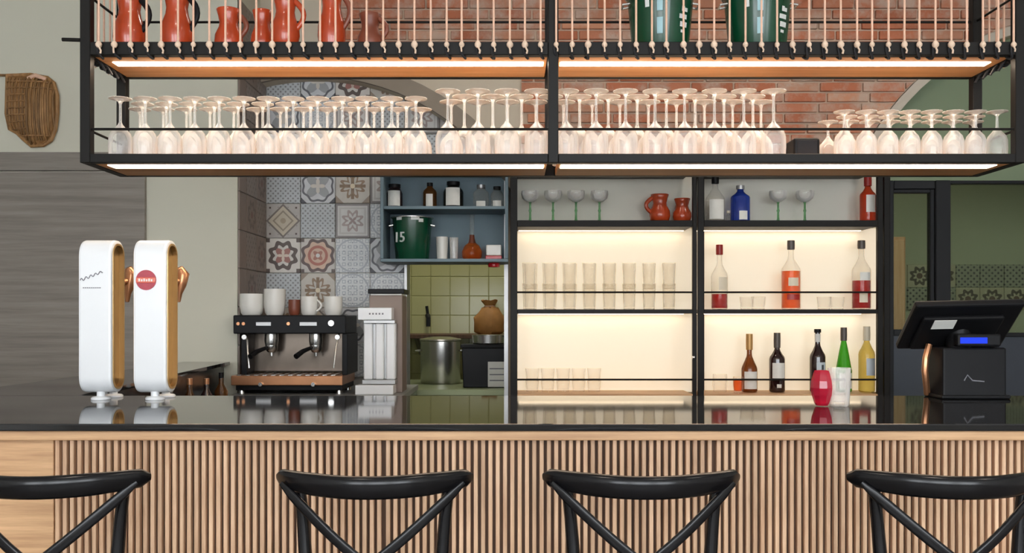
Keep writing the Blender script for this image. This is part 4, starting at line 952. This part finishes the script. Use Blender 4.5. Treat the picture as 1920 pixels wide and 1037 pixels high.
cup(515, 40, 542, 'tallest white cup on the espresso machine')
cup(552, 22, 562, 'small dark brown cup on the espresso machine', mt='terra_dark')
cup(580, 32, 556, 'white handled cup on the espresso machine beside the brown cup', handle=1)
cup(625, 34, 556, 'white cup on the espresso machine, nearest the grinder')

# coffee grinder
YG = 5.02
gr = thing('coffee_grinder', 'pale fluted coffee grinder between espresso machine and hatch', 'grinder', (X(710, YG), 5.15, ZK))
def gbx(px0, px1, py0, py1, ya, yb, n, k, bev=.004): return MB().box(X(px0, YG), X(px1, YG), ya, yb, Z(py1, YG), Z(py0, YG), bev, 2).build(n, M[k], gr)
M['taupe_metal'] = mat('taupe_metal', srgb(128, 112, 102), .5, .2)
gbx(688, 751, 553, 738.5, 5.10, 5.32, 'casing', 'taupe_metal'); gbx(686, 755, 541, 550, 5.09, 5.33, 'lid', 'black'); gbx(690, 749, 550, 553, 5.11, 5.31, 'gasket', 'ceramic', .001)
gbx(673, 736, 577, 600, 4.98, 5.095, 'header', 'white'); gbx(683, 741, 600.5, 606, 5.0, 5.095, 'header_shadow_gap', 'steel_dull', .001)
for a, b_ in ((682, 699), (704, 720), (724, 741)): gbx(a, b_, 606, 712, 5.01, 5.095, 'flute', 'white', .008)
gbx(681, 742, 607, 711, 5.04, 5.096, 'column', 'steel_dull', .002)
gbx(669, 740, 721, 738.5, 4.96, 5.095, 'base', 'white'); gbx(680, 742, 712, 720, 5.0, 5.095, 'tray', 'steel_dull', .002)
for k in range(5): MB().box(X(694 + k * 6, YG), X(697 + k * 6, YG), 4.9785, 4.981, Z(590, YG), Z(587, YG)).build('small_print', M['ink'], gr)

# ================================================================== kitchen things seen through the hatch
YP = 6.62; ZP = Z(722, 6.42)
kc = thing('kitchen_counter', 'steel kitchen worktop seen through the hatch', 'worktop', (-.5, 6.5, 0))
MB().box(-1.3, .35, 6.02, 7.0, ZP - .04, ZP - .0005, .004).build('worktop', mat('greenish_steel', srgb(150, 158, 120), .35, .3), kc)
MB().box(-1.28, .33, 6.06, 6.98, 0, ZP - .041).build('cabinet', mat('olive_cabinet', srgb(70, 72, 44), .5), kc)
sx_ = X(826, YP); st = thing('stock_pot', 'tall steel stock pot with lid in the kitchen', 'pot', (sx_, YP, ZP))
r = 37.5 * YP / F; h = Z(640, YP) - ZP
MB().lathe([(0, 0), (r * .97, 0), (r, .01), (r, h), (r * 1.04, h + .004), (r * .98, h + .006), (0, h + .006)], (sx_, YP, ZP), 28).build('body', M['steel'], st)
MB().lathe([(r * 1.06, h + .007), (r * 1.05, h + .016), (r * .5, h + .032), (0, h + .034)], (sx_, YP, ZP), 28).build('lid', M['steel'], st)
for s in (-1, 1): MB().tube([(sx_ + s * r, YP - .03, ZP + h * .78), (sx_ + s * (r + .03), YP - .03, ZP + h * .78), (sx_ + s * (r + .03), YP + .03, ZP + h * .78), (sx_ + s * r, YP + .03, ZP + h * .78)], .006, 8).build('handle', M['steel'], st)
YD = 6.2; dx0, dx1 = X(866, YD), X(955, YD)
db = thing('storage_bin', 'black storage bin with a white paper list', 'bin', ((dx0 + dx1) / 2, YD, ZP))
MB().prism([(dx0 + .01, ZP), (dx1 - .01, ZP), (dx1, Z(652, YD)), (dx0, Z(652, YD))], YD - .02, YD + .2, 'xz', .006).build('body', M['black'], db)
MB().box(dx0 - .008, dx1 + .008, YD - .03, YD + .21, Z(652, YD), Z(646, YD), .003).build('lid', M['blackmatte'], db)
MB().box(X(915, YD), X(950, YD), YD - .024, YD - .0215, Z(725, YD), Z(678, YD)).build('paper_list', M['paper'], db)
for k in range(3): MB().box(X(918, YD), X(945, YD), YD - .0255, YD - .0245, Z(692 + k * 11, YD), Z(690 + k * 11, YD)).build('list_line', M['ink'], db)
px_, pz_ = X(915, YD), Z(646, YD) + .0005
pn = thing('saucepan', 'low steel saucepan on the black storage bin', 'pan', (px_, YD + .08, pz_))
MB().lathe([(0, 0), (.10, 0), (.108, .008), (.112, .06), (.116, .062), (.108, .060), (.10, .012), (0, .01)], (px_, YD + .08, pz_), 24).build('body', M['steel'], pn)
MB().tube([(px_ + .108, YD + .08, pz_ + .05), (px_ + .17, YD + .06, pz_ + .056)], .007, 8).build('handle', M['black'], pn)
# lumpy sack on a wall shelf
YO = 7.2; zo = Z(627, YO)
ks = thing('kitchen_shelf', 'narrow dark shelf in the kitchen behind the pot', 'shelf', (X(850, YO), YO, zo - .03))
MB().box(X(740, YO), X(975, YO), YO - .1, YK - .013, zo - .03, zo - .0005, .003).build('board', M['oak_dark'], ks)
for px in (775, 945): MB().prism([(YK - .013, zo - .031), (YO + .05, zo - .031), (YK - .013, zo - .18)], X(px, YO), X(px, YO) + .02, 'yz').build('bracket', M['steel_dull'], ks)
sk = thing('sack', 'lumpy brown sack standing on the kitchen shelf', 'sack', (X(918, YO), YO + .05, zo))
b = MB(); rnd = random.Random(3); n = 22; rings = []
for r_, z_ in ((0, 0), (.085, 0), (.112, .02), (.120, .07), (.112, .12), (.092, .165), (.060, .20), (.034, .218), (.045, .235), (.062, .262), (.05, .262), (0, .225)):
    if r_ == 0: rings.append([b.bm.verts.new((X(918, YO), YO + .05, zo + z_))]); continue
    rings.append([b.bm.verts.new((X(918, YO) + r_ * (1 + rnd.uniform(-.13, .13)) * math.cos(2 * math.pi * k / n), YO + .05 + .8 * r_ * (1 + rnd.uniform(-.13, .13)) * math.sin(2 * math.pi * k / n), zo + max(0, z_ + (rnd.uniform(-.012, .012) if z_ > .03 else 0)))) for k in range(n)])
for p_, q_ in zip(rings, rings[1:]):
    for k in range(n):
        u = []
        for v in (p_[k % len(p_)], p_[(k + 1) % n % len(p_)], q_[(k + 1) % n % len(q_)], q_[k % len(q_)]):
            if v not in u: u.append(v)
        b.bm.faces.new(u)
b.build('bag', mat('brown_sacking', srgb(168, 118, 64), .7, var=.3, scale=18), sk, sharp=30)
MB().tube([(X(918, YO) + .038 * math.cos(a_), YO + .05 + .032 * math.sin(a_), zo + .218) for a_ in [2 * math.pi * k / 16 for k in range(16)]], .006, 6, True).build('tie', M['rope'], sk)
fx = X(803, YK - .02); fa = thing('wall_faucet', 'small dark tap on the green kitchen tiles', 'faucet', (fx, YK - .013, Z(598, YK)))
MB().tube([(fx, YK - .013, Z(592, YK)), (fx, YK - .10, Z(592, YK)), (fx + .01, YK - .13, Z(596, YK)), (fx + .01, YK - .13, Z(612, YK))], .018, 10).build('spout', M['frame_dk'], fa)
MB().tube([(fx, YK - .05, Z(592, YK)), (fx - .01, YK - .055, Z(574, YK))], .012, 8).build('lever', M['frame_dk'], fa)
# made-up timber upright imitating a bright reflection in the glazed screen
cbx = thing('reflection_standin', 'narrow pale made-up cupboard behind the glazed screen', 'standin', (X(1680, 6.7), 6.8, 0))
MB().box(X(1655, 6.6), X(1698, 6.6), 6.6, 7.0, 0, Z(444, 6.6), .004).build('body', wood('reflection_timber', srgb(206, 160, 110), srgb(236, 196, 150), (1, 1, .06), 40), cbx)
MB().box(X(1660, 6.59), X(1695, 6.59), 6.585, 6.599, .1, Z(450, 6.59), .003).build('front_slab', wood('reflection_timber_front', srgb(210, 166, 116), srgb(238, 200, 154), (1, 1, .06), 40), cbx)

# ================================================================== wicker piece on the wall
YWK = YB - .006
wc = thing('wicker_basket', 'flattened brown wicker basket hung on the grey-green wall', 'basket', (X(62, YB), YWK, Z(275, YB)))
ol = [(17, 143), (60, 142), (92, 148), (104, 158), (110, 180), (110, 215), (106, 245), (98, 264), (84, 273), (62, 274), (48, 262), (36, 250), (22, 243), (16, 215), (17, 180)]
b = MB(); cx_, cy_ = 64, 205; RN = 6; rings = []
for j in range(RN + 1):
    f_ = 1 - j / RN
    if j == RN: rings.append([b.bm.verts.new((X(cx_, YB), YWK - .075, Z(cy_, YB)))]); continue
    rings.append([b.bm.verts.new((X(cx_ + (q[0] - cx_) * f_, YB), YWK - .075 * math.sqrt(1 - f_ ** 2.4), Z(cy_ + (q[1] - cy_) * f_, YB))) for q in ol])
for p_, q_ in zip(rings, rings[1:]):
    n = len(ol)
    for k in range(n):
        u = []
        for v in (p_[k], p_[(k + 1) % n], q_[(k + 1) % len(q_)], q_[k % len(q_)]):
            if v not in u: u.append(v)
        b.bm.faces.new(u)
b.build('shell', M['wicker'], wc, sharp=70)
def shell_pt(px, py, lift=.004):
    # radius fraction inside the outline
    dx, dy = px - cx_, py - cy_; ang = math.atan2(dy, dx); best = 1e9
    for i in range(len(ol)):
        a_, c_ = ol[i - 1], ol[i]; ex, ey = c_[0] - a_[0], c_[1] - a_[1]; den = dx * ey - dy * ex
        if abs(den) < 1e-9: continue
        t = ((a_[0] - cx_) * ey - (a_[1] - cy_) * ex) / den; u = ((a_[0] - cx_) * dy - (a_[1] - cy_) * dx) / den
        if t > 0 and -1e-6 <= u <= 1 + 1e-6: best = min(best, t)
    f_ = min(1, 1 / best) if best < 1e8 else 0
    return (X(px, YB), YWK - .075 * math.sqrt(max(0, 1 - f_ ** 2.4)) - lift, Z(py, YB)), f_
for k in range(13):
    px = 22 + k * 7; pts = []
    for j in range(19):
        py = 150 + j * 6.8; q, f_ = shell_pt(px, py)
        if f_ < .985: pts.append(q)
    if len(pts) > 2: MB().tube(pts, .0065 if px > 60 else .005, 6).build('rib', M['wicker'], wc)
for k in range(9):
    py = 158 + k * 12.5; pts = []
    for j in range(16):
        px = 20 + j * 6; q, f_ = shell_pt(px, py, .004 + .004 * ((j + k) % 2))
        if f_ < .985 and px < (66 if 1 < k < 8 else 120): pts.append(q)
    if len(pts) > 2: MB().tube(pts, .0045, 6).build('weave', M['wicker'], wc)
MB().tube([(X(q[0], YB), YWK - .012, Z(q[1], YB)) for q in ol], .012, 8, True).build('rim', M['wicker'], wc)
MB().tube([(X(-60, YB), YWK - .012, Z(141, YB)), (X(18, YB), YWK - .016, Z(143, YB))], .007, 8).build('hanging_stick', M['wicker'], wc)
MB().tube([(X(60, YB), YWK - .03, Z(150, YB)), (X(76, YB), YWK - .05, Z(146, YB)), (X(92, YB), YWK - .03, Z(152, YB))], .012, 8).build('pale_strap', M['rope'], wc)
